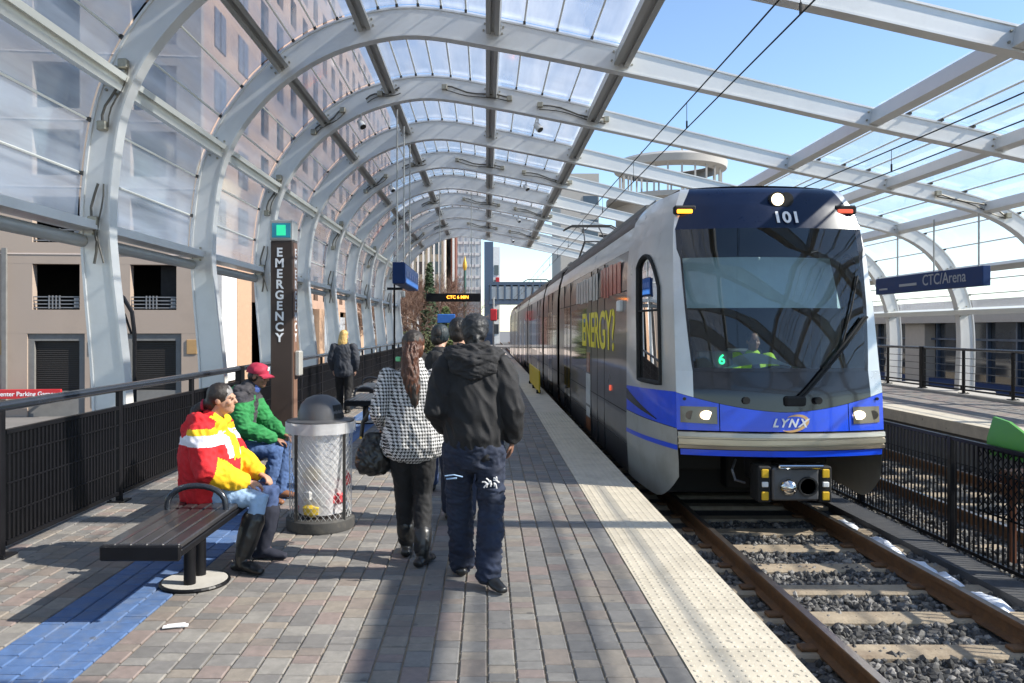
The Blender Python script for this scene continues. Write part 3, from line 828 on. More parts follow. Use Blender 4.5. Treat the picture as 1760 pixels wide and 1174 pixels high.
mb.grid(lambda u, v: (XC - .98 + 1.96 * u, 9.16 + .2 * (2 * u - 1) ** 2 + .30 * v, 2.0 + .62 * v), 12, 4).build('reflection_blind', 'reflection_pale', tram, fix=False)  # pale sheet standing in for the sky mirrored in the windshield
disp = MB().bbox(XC - .82, XC - .42, 8.99, 9.05, 1.30, 1.50, .01).build('route_display', 'cab_grey', tram)
text('numeral', '6', .155, 'led_green', (XC - .55, 8.975, 1.40), (1, 0, 0), (0, 0, 1), disp, bold=.015)

# wipers -----------------------------------------------------------------
for d in (0, .035):
    pts = [front(.06 + d + (.80) * k / 8, .97 + .92 * (k / 8) ** 1.05, .045) for k in range(9)]
    MB().tube(pts, .013, 6).build('wiper_arm', 'black_matte', tram)
q = front(.08, .97, .03); MB().bbox(q.x - .11, q.x + .11, q.y - .03, q.y + .05, q.z - .05, q.z + .06, .02).build('wiper_motor', 'black_matte', tram)
for a in (-.38, .30): 
    q = front(a, .98, .02); MB().tube([q, q + Vector((0, -.03, 0))], .04, 10).build('washer_cap', 'black_matte', tram)
MB().tube([front(.55, 1.45, .03), front(.72, 1.95, .03), front(.85, 2.35, .03)], .011, 5).build('wiper_blade', 'black_matte', tram)

# lights -----------------------------------------------------------------
for sg in (-1, 1):
    a0, a1 = (-.97, -.63 + .0) if sg < 0 else (.63, .95)
    a0, a1 = (-.97, -.64) if sg < 0 else (.66, .95)
    h = fpatch('headlight', 'lens_dark', a0, a1, lambda a: .70 + .03 * abs(a), .905, .012, 6, 4)
    ac = -.74 if sg < 0 else .72
    q = front(ac, .815, .018)
    MB().lathe([(.0, .0), (.062, .0), (.07, .01)], (0, 0, 0), 14)
    n = 16
    mb = MB().add([q + Vector((.070 * math.cos(6.283 * k / n), .04 * abs(math.cos(6.283 * k / n)) * 0 + .0, .050 * math.sin(6.283 * k / n))) + Vector((0, -.006, 0)) for k in range(n)], [tuple(range(n))])
    mb.build('bulb', 'lamp_warm', h, fix=False)
    q2 = front(sg * .88, .81, .016)
    MB().add([q2 + Vector((.055 * math.cos(6.283 * k / n), 0, .05 * math.sin(6.283 * k / n))) for k in range(n)], [tuple(range(n))]).build('indicator_lens', 'lens_dark', h, fix=False)
    q = front(sg * .93, .985, .008); MB().tube([q, q + Vector((0, -.012, 0))], .018, 8).build('plug', 'black_matte', tram)
    q = front(sg * .90, 3.13, .0)
    mk = MB().bbox(q.x - .13, q.x + .13, q.y - .03, q.y + .06, q.z - .045, q.z + .06, .02).build('marker_lamp', 'black_matte', tram)
    MB().bbox(q.x - .10, q.x + .08, q.y - .042, q.y - .02, q.z - .035, q.z + .012, .008).build('marker_lens', 'lamp_amber' if sg < 0 else 'lamp_red', mk)
q = front(.1, 3.24, .0)
hl = MB().tube([q + Vector((.10, -.045, 0)), q + Vector((.10, .10, 0))], .085, 16).build('roof_headlight', 'black_matte', tram)
hq = q + Vector((-.01, -.05, 0)); n = 16
MB().tube([q + Vector((0, -.05, 0)), q + Vector((0, .10, 0))], .092, 16).build('lamp_housing', 'black_matte', hl)
MB().add([q + Vector((.072 * math.cos(6.283 * k / n), -.054, .072 * math.sin(6.283 * k / n))) for k in range(n)], [tuple(range(n))]).build('bulb', 'lamp_warm', hl, fix=False)
# lettering --------------------------------------------------------------
up = (front(.15, 3.08) - front(.15, 2.94)).normalized()
text('fleet_number', '101', .20, 'letter_white', front(.17, 3.02, .02), (1, 0, 0), up, tram, bold=.03, spacing=1.05)
text('logo_lettering', 'LYNX', .125, 'letter_white', front(.02, .735, .012), (1, 0, 0), (0, 0, 1), tram, bold=.03, shear=.35, spacing=1.25)
mat('logo_orange', (.62, .38, .16), .4)
mb = MB(); pts_o = []; pts_i = []
for k in range(26):
    th = R(-120) + R(250) * k / 25; w = .004 + .017 * math.sin(math.pi * k / 25)
    ex, ez = .155 * math.cos(th), .085 * math.sin(th)
    x, z = ex * .94 - ez * .0 + .065 + ez * .55, ez + .735
    r = math.hypot(ex, ez) + 1e-6
    for lst, sgn in ((pts_o, 1), (pts_i, -1)):
        p = front(0, z + sgn * w * ez / r, .010); lst.append((XC + x + sgn * w * ex / r, p.y, p.z))
mb.add(pts_o + pts_i, [(k, k + 1, 26 + k + 1, 26 + k) for k in range(25)]).build('logo_swoosh', 'logo_orange', tram, fix=False)

# coupler ------------------------------------------------------------------
cx, cy, cz = XC + .07, 8.40, .09
cp = MB().bbox(cx - .25, cx + .25, cy, cy + .35, cz - .175, cz + .175, .02).bbox(cx - .16, cx + .16, cy + .3, cy + 1.4, cz - .13, cz + .13, .02).build('coupler', 'cast_grey', tram)
mb = MB()
for k in range(8):
    th = math.pi / 2 * k / 7
    mb.v += []
dome = [(.10 * math.cos(math.pi / 2 * k / 6), .13 * math.sin(math.pi / 2 * k / 6)) for k in range(7)]
def facing(prof, c, n=18):
    m2 = MB().lathe(prof, (0, 0, 0), n); 
    m2.v = [(c[0] + x, c[1] - z, c[2] + y) for x, y, z in m2.v]; return m2
facing(dome, (cx - .09, cy, cz - .02)).build('coupling_cone', 'chrome', cp, smooth=40)
facing([(.105, 0), (.105, .03), (.088, .03), (.075, -.06), (.0, -.07)], (cx + .125, cy, cz - .02)).build('coupling_cup', 'black_matte', cp, smooth=40)
MB().bbox(cx - .20, cx + .28, cy - .06, cy + .2, cz + .175, cz + .215, .01).build('coupler_lid', 'chrome', cp)
for sx in (-1, 1):
    bxc = cx + sx * .325
    hb = MB().bbox(bxc - .07, bxc + .07, cy + .02, cy + .3, cz - .20, cz + .19, .015).build('contact_box', 'black_matte', cp)
    for zz in (-.125, .115):
        MB().bbox(bxc - .036, bxc + .036, cy + .0, cy + .03, cz + zz - .045, cz + zz + .045, .006).build('yellow_cover', 'yellow_block', hb)
    MB().bbox(bxc - .033, bxc + .033, cy + .0, cy + .03, cz - .03, cz + .025, .006).build('white_cover', 'white_paint', hb)
MB().tube([(cx - .52, cy + .4, cz + .2), (cx - .62, cy + .2, cz + .12), (cx - .6, cy + .15, cz + .02), (cx - .48, cy + .2, cz - .02)], .014, 6).tube([(cx - .2, cy + .3, cz + .26), (cx - .05, cy + .15, cz + .32), (cx + .12, cy + .3, cz + .26)], .012, 6).build('brake_hose', 'cast_grey', cp)
# under the nose
ub = MB().box(XC - 1.02, XC + 1.02, 9.9, 10.0, -.30, .50).box(XC - 1.02, XC + 1.02, 8.72, 9.9, .37, .40).bbox(XC - .95, XC - .4, 9.5, 9.8, .05, .32, .02).bbox(XC + .4, XC + .9, 9.55, 9.85, .0, .3, .02).bbox(XC - .3, XC + .2, 9.6, 9.88, -.2, .2, .02)
ub.build('underframe', 'underframe', tram)
def wheelset(y, t):
    for sx in (-.753, .753):
        m2 = MB().lathe([(.0, -.065), (.30, -.065), (.33, -.05), (.33, .04), (.36, .045), (.36, .065), (.0, .065)], (0, 0, 0), 22)
        m2.v = [(XC + sx + z * (-1 if sx > 0 else 1), y + x, RAIL_Z + .33 + yv) for x, yv, z in m2.v]
        m2.build('wheel', 'underframe', t, smooth=40)
wheelset(10.6, tram); wheelset(12.5, tram)
MB().box(XC - 1.0, XC + 1.0, 9.95, 64, -.18, -.08).build('floor_pan', 'underframe', tram)

# car bodies ---------------------------------------------------------------
def prof_w(z): return interp(NOSE, z)[3]
ZS = [-.22, .0, .2, .4, .66, 1.0, 1.5, 2.0, 2.3, 2.55, 2.75, 2.90, 3.0, 3.1, 3.2, 3.3, 3.40]
def shell(t, y0, y1, wrap='tram_wrap'):
    for sg in (-1, 1):
        for nm, m, z0, z1 in (('side_panel', wrap, -.22, 2.82), ('cant_rail', 'tram_silver', 2.825, 3.14), ('roof_fairing', 'tram_fairing', 3.145, 3.40)):
            zs = [z0] + [z for z in ZS if z0 < z < z1] + [z1]
            mb = MB(); n = len(zs)
            vs = [(XC + sg * prof_w(z), y, z) for y in (y0, y1) for z in zs]
            mb.add(vs, [(i, i + 1, n + i + 1, n + i) for i in range(n - 1)])
            mb.build(nm, m, t, smooth=True, fix=False)
    MB().box(XC - 1.06, XC + 1.06, y0, y1, 3.395, 3.45).bbox(XC - .8, XC + .8, y0 + .8, y1 - .8, 3.45, 3.66, .06).build('roof', 'tram_roof', t)
    for a_ in (y0, y1 - .04): MB().box(XC - 1.2, XC + 1.2, a_, a_ + .04, -.1, 3.2).build('end_wall', 'bellows', t)
def bellows(t, y0, y1):
    mb = MB(); n = 6
    for i in range(n):
        a = y0 + (y1 - y0) * i / n; b = y0 + (y1 - y0) * (i + .6) / n
        mb.box(XC - 1.22, XC + 1.22, a, b, -.1, 3.25)
    mb.build('bellows', 'bellows', t)
shell(tram, YB, 20.6); bellows(tram, 20.62, 21.15); shell(tram, 21.2, 26.2); bellows(tram, 26.22, 26.75); shell(tram, 26.8, 36.4)
XS = XC - 1.325
def seam(y, z0, z1, w=.012, t=tram): 
    MB().box(XS - .003, XS + .02, y - w / 2, y + w / 2, z0, z1).build('seam', 'black_matte', t)
for y in (12.75, 13.55, 14.35, 17.9, 19.3, 22.9, 24.3, 28.2, 29.6, 33.5, 34.9): seam(y, -.2, 2.8, .016)
for y0, y1, z in ((YB + .02, 20.5, 2.28), (YB + .02, 20.5, .62), (21.25, 26.1, .62), (26.9, 36.3, .62), (YB + .02, 20.5, .18)):
    MB().box(XS - .003, XS + .02, y0, y1, z - .006, z + .006).build('seam', 'black_matte', tram)
for y0, y1 in ((17.95, 19.25), (22.95, 24.25), (28.3, 29.5), (33.6, 34.8)):
    d = MB().box(XS - .006, XS + .02, y0, y1, -.1, 2.25).build('door', 'tram_glass_dark', tram)
    MB().box(XS - .012, XS + .02, (y0 + y1) / 2 - .012, (y0 + y1) / 2 + .012, -.1, 2.25).build('door_edge', 'black_matte', d)
for y0, y1 in ((15.0, 17.6), (21.4, 22.7), (24.5, 26.0), (27.0, 28.0), (29.9, 33.2)):
    MB().box(XS - .005, XS + .02, y0, y1, .95, 2.15).build('side_window', 'tram_glass_dark', tram)
MB().bbox(XS - .05, XS + .02, 11.05, 11.3, 2.0, 2.16, .015).build('side_marker', 'white_paint', tram)
q = MB().tube([(XS - .02, 12.1, .85), (XS + .02, 12.1, .85)], .045, 10).build('side_lamp', 'lamp_red', tram)
# printed advert on the wrap
me = text_mesh('ENERGY?', .80, .004, bold=.012, spacing=.95)
vs = [v.co.copy() for v in me.vertices]; x0, x1 = min(v.x for v in vs), max(v.x for v in vs); y0, y1 = min(v.y for v in vs), max(v.y for v in vs)
for v in me.vertices:
    v.co = Vector((XS - .006 - v.co.z, 15.6 - 3.9 * (v.co.x - x0) / (x1 - x0), 1.42 + .64 * (v.co.y - y0) / (y1 - y0))) - origin(tram)
me.materials.clear(); me.materials.append(MATS['ad_yellow']); link('advert_lettering', me, tram)
rr = random.Random(2)
mb = MB(); y = 16.7
while y > 13.4:
    w = rr.uniform(.22, .4); mb.box(XS - .008, XS - .002, y - w, y, 2.24 + rr.uniform(0, .04), 2.72 - rr.uniform(0, .03)); y -= w + .10
mb.build('advert_print', 'ad_white', tram)
mb = MB(); y = 13.1
while y > 11.3:
    w = rr.uniform(.16, .3); mb.box(XS - .008, XS - .002, y - w, y, 2.24 + rr.uniform(0, .04), 2.74 - rr.uniform(0, .03)); y -= w + .08
mb.build('advert_print', 'ad_red', tram)
mb = MB().box(XS - .008, XS - .002, 14.45, 15.05, .35, .92, 0).box(XS - .008, XS - .002, 14.5, 15.0, .12, .30, 0).box(XS - .008, XS - .002, 14.55, 14.95, .95, 1.32, 1).box(XS - .008, XS - .002, 14.45, 15.05, -.12, .1, 1)
mb.build('advert_print', ['ad_white', 'ad_orange'], tram)
# pantograph and roof boxes
def panto(t, y, z=4.97):
    r = MB().bbox(XC - .7, XC + .7, y - .5, y + .5, 3.66, 3.8, .03).build('pantograph_base', 'tram_roof', t)
    mb = MB()
    for sx in (-.4, .4):
        mb.tube([(XC + sx, y + .4, 3.8), (XC + sx * .8, y - .9, 4.35)], .03, 6).tube([(XC + sx * .8, y - .9, 4.35), (XC + sx * .6, y + .1, z - .08)], .02, 6)
    mb.tube([(XC - .32, y - .9, 4.35), (XC + .32, y - .9, 4.35)], .025, 6)
    for dy in (-.15, .15):
        mb.tube([(XC - .85, y + .1 + dy, z - .16), (XC - .6, y + .1 + dy, z - .03), (XC + .6, y + .1 + dy, z - .03), (XC + .85, y + .1 + dy, z - .16)], .025, 6)
    mb.build('pantograph', 'dark_fitting', r)
panto(tram, 24.2)
tram2 = thing('tram', 'second grey tram coupled behind tram 101', 'tram', (XC, 37, RAIL_Z))
shell(tram2, 37.0, 47.0); bellows(tram2, 47.02, 47.6); shell(tram2, 47.6, 52.6); bellows(tram2, 52.62, 53.2); shell(tram2, 53.2, 64.0)
for y0, y1 in ((38.5, 39.8), (43.0, 44.3), (49.4, 50.7), (56, 57.3), (60, 61.3)):
    MB().box(XS - .006, XS + .02, y0, y1, -.1, 2.25).build('door', 'tram_glass_dark', tram2)
panto(tram2, 50.3)
# yellow gap panel standing at the platform edge
yp = thing('gap_barrier', 'flat yellow barrier panel standing on the tactile edge by the tram', 'barrier', (1.42, 21, 0))
MB().bbox(1.40, 1.44, 21.0, 25.6, .06, .64, .008).build('panel', 'yellow_panel', yp)
for y in (21.4, 23.3, 25.2): MB().bbox(1.36, 1.48, y - .03, y + .03, .003, .10, .01).build('foot', 'black_paint', yp)
# ================================================================== BUILDINGS
mat('garage_wall', (.37, .29, .23), .85, var=.10, vscale=.7, bump=.15, bscale=20, dirt=(.25, .21, .185), dscale=.35, damt=.35)
mat('window_brown', (.15, .125, .115), .25, var=.5, vscale=.35)
mat('tower_wall', (.38, .25, .18), .85, var=.08, vscale=.5, bump=.1, bscale=15)
mat('tower_trim', (.60, .49, .42), .8, var=.06)
mat('glass_blue', (.035, .045, .06), .08, var=.2, vscale=.6, coat=.5, spec=.7)
mat('guard_grey', (.20, .20, .205), .5, metal=.3)
mat('dark_interior', (.012, .012, .013), .9)  # near-black: the shade of unlit depths is put into the colour
mat('louver_dark', (.035, .03, .027), .7)
mat('metal_pale', (.55, .56, .56), .4, metal=.4)
mat('wall_white', (.80, .78, .74), .8)
mat('tan_tile', (.42, .27, .17), .7, var=.12)
mat('ochre_tile', (.40, .24, .10), .6)
mat('sign_red', (.50, .025, .03), .45)
mat('cream_wall', (.62, .55, .42), .8, var=.08)
mat('red_brown', (.17, .065, .045), .7)
mat('pale_glass', (.42, .46, .49), .18, var=.12, vscale=.3, coat=.3)
mat('pale_band', (.62, .63, .62), .6)
mat('grey_stone', (.40, .37, .33), .85, var=.08)
mat('slate_blue', (.045, .075, .13), .35, var=.15, coat=.2)
mat('red_brick', (.33, .06, .045), .8)

def facade(t, P0, U, ncol, pitch, nrow, rise, z0, ow, oh, sill, wallm, panem, depth=.35, name_wall='wall', trim=None, first=0, back=True):
    """wall of piers and spandrels with a recessed pane set in every opening; P0 corner, U direction"""
    U = Vector(U).normalized(); Nn = Vector((U.y, -U.x, 0))       # outward normal
    P0 = Vector(P0)
    M = Matrix(((U.x, -Nn.x, 0, P0.x), (U.y, -Nn.y, 0, P0.y), (0, 0, 1, 0), (0, 0, 0, 1)))
    mb = MB(); W = ncol * pitch; side_w = (pitch - ow) / 2
    for r in range(nrow):
        zb = z0 + r * rise
        mb.box(0, W, 0, depth, zb, zb + sill)
        mb.box(0, W, 0, depth, zb + sill + oh, zb + rise)
        for c in range(ncol + 1):
            a = 0 if c == 0 else c * pitch - side_w; b = W if c == ncol else c * pitch + side_w
            mb.box(a, b, .003, depth, zb + sill, zb + sill + oh)
    o = origin(t)
    mb.v = [tuple(M @ Vector(p)) for p in mb.v]
    w = mb.build(name_wall, wallm, t)
    pane = MB().box(-ow / 2, ow / 2, 0, .03, 0, oh)
    pane.box(-.03, .03, -.05, .0, 0, oh).box(-ow / 2, ow / 2, -.05, 0, oh * .62, oh * .62 + .05)
    pme = pane.mesh('window', panem)
    rot = math.atan2(U.y, U.x)
    for r in range(first, nrow):
        for c in range(ncol):
            p = M @ Vector(((c + .5) * pitch, depth - .05, z0 + r * rise + sill))
            ob = link('window', pme, t); ob.location = p - o; ob.rotation_euler.z = rot
    if trim:
        mb = MB()
        for r in range(nrow + 1): mb.box(0, W, -.06, .0, z0 + r * rise - .12, z0 + r * rise + .12)
        mb.v = [tuple(M @ Vector(p)) for p in mb.v]; mb.build('string_course', trim, t)
    return M

# parking garage: its open-deck end faces along the platform
GA = R(6)
gar = thing('parking_garage', 'beige concrete parking garage with dark open deck bays', 'building', (-25, 38, -2.4))
GU = Vector((math.cos(GA), math.sin(GA), 0)); GN = Vector((GU.y, -GU.x, 0))
GP = Vector((-13.8, 38.0, 0)) - GU * 31.15
GM = Matrix(((GU.x, -GN.x, 0, GP.x), (GU.y, -GN.y, 0, GP.y), (0, 0, 1, 0), (0, 0, 0, 1)))
def gbuild(mb, name, m, parent=gar): 
    mb.v = [tuple(GM @ Vector(p)) for p in mb.v]; return mb.build(name, m, parent)
PIT, OW, RISE, ZG = 4.45, 2.14, 3.2, 2.68       # bay pitch, opening, storey, first deck sill
ncol = 7; Wg = ncol * PIT
mb = MB()
off_ = 1.02                                        # pier half
for r in range(0, 9):
    zb = ZG + r * RISE
    mb.box(0, Wg, 0, .5, zb + 2.18, zb + RISE)       # spandrel
    for c in range(ncol + 1):
        a = max(0, c * PIT - (PIT - OW) / 2); b = min(Wg, c * PIT + (PIT - OW) / 2)
        mb.box(a, b, .004, .5, zb, zb + 2.18)
mb.box(0, Wg, 0, .5, 1.55, ZG)
for c in range(ncol + 1):
    a = max(0, c * PIT - (PIT - 2.6) / 2); b = min(Wg, c * PIT + (PIT - 2.6) / 2)
    mb.box(a, b, .004, .5, -2.4, 1.55)
wall = gbuild(mb, 'wall', 'garage_wall')
mb = MB()
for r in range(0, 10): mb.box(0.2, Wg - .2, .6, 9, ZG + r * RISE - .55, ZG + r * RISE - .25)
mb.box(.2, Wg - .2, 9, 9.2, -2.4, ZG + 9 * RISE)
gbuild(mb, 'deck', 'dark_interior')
mb = MB()
for r in range(0, 9): mb.box(0, Wg, -.03, -.001, ZG + r * RISE + 2.62, ZG + r * RISE + 2.68)
gbuild(mb, 'joint_band', 'tower_trim')
# guard rails in the openings and pilaster pipes
for r in range(0, 2):
    for c in range(3, 7):
        x0 = c * PIT + (PIT - OW) / 2; zb = ZG + r * RISE
        mb = MB()
        for k in range(4): mb.box(x0, x0 + OW, .10, .14, zb + .08 + k * .17, zb + .13 + k * .17)
        for a in range(4): mb.box(x0 + OW * .32 + a * .16, x0 + OW * .32 + a * .16 + .05, .08, .16, zb + .05, zb + .68)
        for k in range(3): mb.box(x0 + OW - .28, x0 + OW - .06, .07, .10, zb + .12 + k * .17, zb + .22 + k * .17)
        gbuild(mb, 'guard_rail', 'guard_grey')
for c in range(3, 7):
    x = (c) * PIT - .05
    m2 = MB().box(x - .10, x + .10, -.16, -.002, -1.6, ZG + 2.9); gbuild(m2, 'downpipe', 'concrete_dark')
    # louvred ground floor doors in a grey surround
    xc = (c + .5) * PIT
    fr = gbuild(MB().box(xc - 1.3, xc - 1.02, .1, .3, -1.2, 1.55).box(xc + 1.02, xc + 1.3, .1, .3, -1.2, 1.55).box(xc - 1.02, xc + 1.02, .1, .3, 1.2, 1.55).box(xc - 1.3, xc + 1.3, .1, .3, -2.4, -1.2), 'door_surround', 'concrete_dark')
    m2 = MB().box(xc - 1.02, xc + 1.02, .35, .4, -1.2, 1.2)
    for k in range(24): m2.box(xc - 1.02, xc + 1.02, .26, .345, -1.18 + k * .1, -1.14 + k * .1)
    gbuild(m2, 'louver', 'louver_dark')
    m2 = MB().bbox(xc + 1.55, xc + 2.05, -.05, -.001, .55, 1.25, .02); gbuild(m2, 'ornament', 'ochre_tile')
sgn = gbuild(MB().bbox(Wg - 14.5, Wg - 6.25, -.5, -.35, -1.50, -1.06, .02).box(Wg - 14.2, Wg - 14.1, -.35, 0, -1.45, -1.35).box(Wg - 7, Wg - 6.9, -.35, 0, -1.45, -1.35), 'sign_board', 'sign_red')
p = GM @ Vector((Wg - 6.45, -.51, -1.28))
text('lettering', 'Transit Center Parking Garage', .29, 'letter_white', p, GU, (0, 0, 1), sgn, bold=.012, align='RIGHT')

# tower standing behind the garage, long flank along the track
tw = thing('office_tower', 'tall pink beige tower with square windows behind the glazed canopy wall', 'building', (-14, 45, -2.4))
facade(tw, (-14.0, 47.8, 0), (0, 1, 0), 18, 3.7, 9, 3.25, 3.4, 1.7, 2.0, .7, 'tower_wall', 'window_brown', trim=None)
MB().box(-15.5, -13.98, 38.02, 47.8, 5.0, 32.65).build('corner_pier', 'tower_wall', tw)
pane = MB().box(0, .05, -.85, .85, 0, 2.0).box(.05, .09, -.04, .04, 0, 2.0).mesh('window', 'window_brown')
for r in range(8):
    for c in range(2):
        o = link('window', pane, tw); o.location = Vector((-13.975, 41.2 + c * 3.9, 6.6 + r * 3.25)) - origin(tw)
MB().box(-40, -14.3, 47.9, 114.3, -2.4, 32.5).build('core', 'tower_wall', tw)
MB().box(-14.0, -13.7, 40.7, 43.1, -1, 4.6).build('white_panel', 'wall_white', tw)
MB().box(-14.1, -13.66, 43.1, 45.7, -2.4, 5.0).build('tan_pier', 'tan_tile', tw)
MB().box(-16, -14.3, 38.6, 114, -2.4, 5).build('plinth', 'dark_interior', tw)  # dark recess behind the piers, its shade given as colour
for k in range(9):
    y = 50 + k * 7.0; MB().box(-14.2, -13.6, y, y + 2.0, -2.4, 3.4).build('tan_pier', 'tan_tile', tw)
    MB().box(-14.15, -14.0, y + 2.2, y + 6.8, -1.2, 2.9).build('shop_window', 'pale_glass', tw)

# buildings closing the view down the track
def slab(name, label, x0, x1, y0, y1, z1, m):
    t = thing(name, label, 'building', ((x0 + x1) / 2, y0, -2.4))
    MB().box(x0, x1, y0 + .3, y1, -2.4, z1).build('core', m, t); return t
t = thing('cream_building', 'cream building with vertical fins behind the bare trees', 'building', (-8, 118, -2.4))
MB().box(-14, -6.1, 118, 140, -2.4, 19.5).build('core', 'cream_wall', t)
for k in range(10):
    x = -13.6 + k * .8; MB().box(x, x + .28, 117.6, 118, -2.4, 19.2).build('fin', 'wall_white', t)
for k in range(6):
    for c in range(3): MB().box(-13.0 + c * 2.4, -11.6 + c * 2.4, 117.9, 118.01, 1 + k * 3, 2.9 + k * 3).build('window', 'glass_blue', t)
t = slab('brown_tower', 'narrow red brown tower beside the pale glass one', -5.4, -4.6, 119, 135, 20.5, 'red_brown')
MB().box(-5.15, -4.85, 118.9, 119.3, 9, 17.5).build('light_strip', 'pale_band', t)
t = thing('glass_tower', 'pale grey glass tower with white floor bands down the track', 'building', (-2.4, 124, -2.4))
MB().box(-4.6, -.9, 124, 140, -2.4, 24).build('core', 'pale_glass', t)
for k in range(14):
    MB().box(-4.62, -.88, 123.9, 124, -1 + k * 1.8, -.6 + k * 1.8).build('floor_band', 'pale_band', t)
for k in range(5): MB().box(-4.5 + k * .9, -4.42 + k * .9, 123.86, 123.9, -2.4, 24).build('mullion', 'metal_pale', t)
t = thing('blue_tower', 'dark slate blue tower with a white top beside the footbridge', 'building', (1.2, 126, -2.4))
MB().box(-.35, 1.1, 126, 140, -2.4, 15.8).build('core', 'slate_blue', t)
MB().box(1.1, 2.2, 128, 140, -2.4, 15.2).build('white_flank', 'wall_white', t)
for k in range(5): MB().box(1.3, 2.0, 127.9, 128, 1 + k * 2.4, 2.6 + k * 2.4).build('window', 'glass_blue', t)
MB().bbox(1.5, 2.1, 127.7, 127.9, 9.0, 10.2, .05).build('red_badge', 'sign_red', t)
t = thing('footbridge', 'slate blue enclosed footbridge crossing above the tracks', 'bridge', (4, 120, 5.5))
MB().box(.4, 26, 120, 124, 5.6, 6.2).box(.4, 26, 120, 124, 8.5, 9.0).box(.4, 26, 123.8, 124, 6.2, 8.5).build('deck', 'slate_blue', t)
for k in range(24): MB().box(.5 + k * 1.07, .8 + k * 1.07, 119.95, 120.05, 6.2, 8.5).build('truss_post', 'slate_blue', t)
for k in range(24): MB().box(.8 + k * 1.07, 1.57 + k * 1.07, 120.1, 120.14, 6.35, 8.3).build('window', 'pale_glass', t)
t = thing('grey_tower', 'plain grey stone tower rising above the tram roof', 'building', (17.5, 150, -2.4))
MB().box(14.2, 21.5, 150, 170, -2.4, 31.5).build('core', 'grey_stone', t)
MB().box(21.5, 30, 152, 170, -2.4, 21).build('lower_block', 'grey_stone', t)
for k in range(3): MB().box(18.5, 21.3, 149.9, 150.0, 15 + k * 4.5, 18.2 + k * 4.5).build('window', 'glass_blue', t)
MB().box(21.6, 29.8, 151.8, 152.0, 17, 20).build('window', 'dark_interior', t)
mat('crown_stone', (.40, .375, .345), .8, var=.1)
t = thing('round_tower', 'round towered building with an open columned crown ring', 'building', (38.5, 160, -2.4))
MB().lathe([(11.2, 0), (11.2, 29.5), (13.2, 30.2), (13.2, 31.2), (0, 31.6)], (38.5, 165, -2.4), 40).build('drum', 'grey_stone', t, smooth=30)
MB().lathe([(9.4, 34.3), (11.5, 34.9), (11.7, 36.3), (10.9, 36.9), (9.2, 36.4)], (38.5, 165, -.0), 48, cap=False).build('crown_ring', 'crown_stone', t, smooth=30)
for k in range(24):
    th = 2 * math.pi * k / 24; x, y = 38.5 + 10.4 * math.cos(th), 165 + 10.4 * math.sin(th)
    MB().box(x - .16, x + .16, y - .16, y + .16, 28.6, 37.4 if k % 3 == 0 else 36.2).build('column', 'crown_stone', t)
# low buildings across from the far platform
t = thing('terminal_building', 'low building with tall dark windows behind the far platform railing', 'building', (18, 30, -2.4))
XF = 17.0
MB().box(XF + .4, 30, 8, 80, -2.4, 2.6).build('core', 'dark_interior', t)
MB().box(XF - .5, XF + .8, 8, 80, 1.98, 2.75).build('cornice', 'grey_stone', t)
for k in range(40):
    y = 17.9 + k * 1.5
    MB().box(XF + .25, XF + .32, y, y + 1.42, -.1, 1.98).build('window', 'glass_blue', t)
    MB().box(XF + .12, XF + .24, y + 1.42, y + 1.5, -.5, 1.98).build('mullion', 'slate_blue', t)
MB().box(XF + .10, XF + .20, 17.9, 78, 1.35, 1.42).build('transom', 'slate_blue', t)
MB().box(XF + .0, XF + .22, 17.9, 78, -.62, -.1).build('navy_band', 'navy_sign', t)
MB().box(XF - .6, XF + .3, 17.9, 78, -1.2, -.62).build('plinth', 'concrete', t)
MB().box(XF - 1.6, XF - .6, 8, 78, -2.4, -1.25).build('ledge', 'concrete_dark', t)
for k in range(6): MB().box(XF - .15, XF + .35, 21.2 + k * 9, 22.6 + k * 9, -2.4, 1.98).build('pier', 'grey_stone', t)
t = thing('striped_kiosk', 'cream kiosk with thin red stripes and a red base past the far railing', 'building', (15.4, 16, -2.4))
MB().box(14.6, 16.5, 13, 21.2, -.05, 1.72).build('wall', 'cream_wall', t)
for z in (.55, .95, 1.3): MB().box(14.57, 14.6, 13, 21.2, z, z + .06).build('stripe', 'red_brick', t)
MB().box(14.56, 16.5, 12.95, 21.25, -.4, -.05).build('base_band', 'red_brick', t)
MB().box(14.7, 16.5, 13, 21.2, -2.4, -.4).build('plinth', 'red_brown', t)

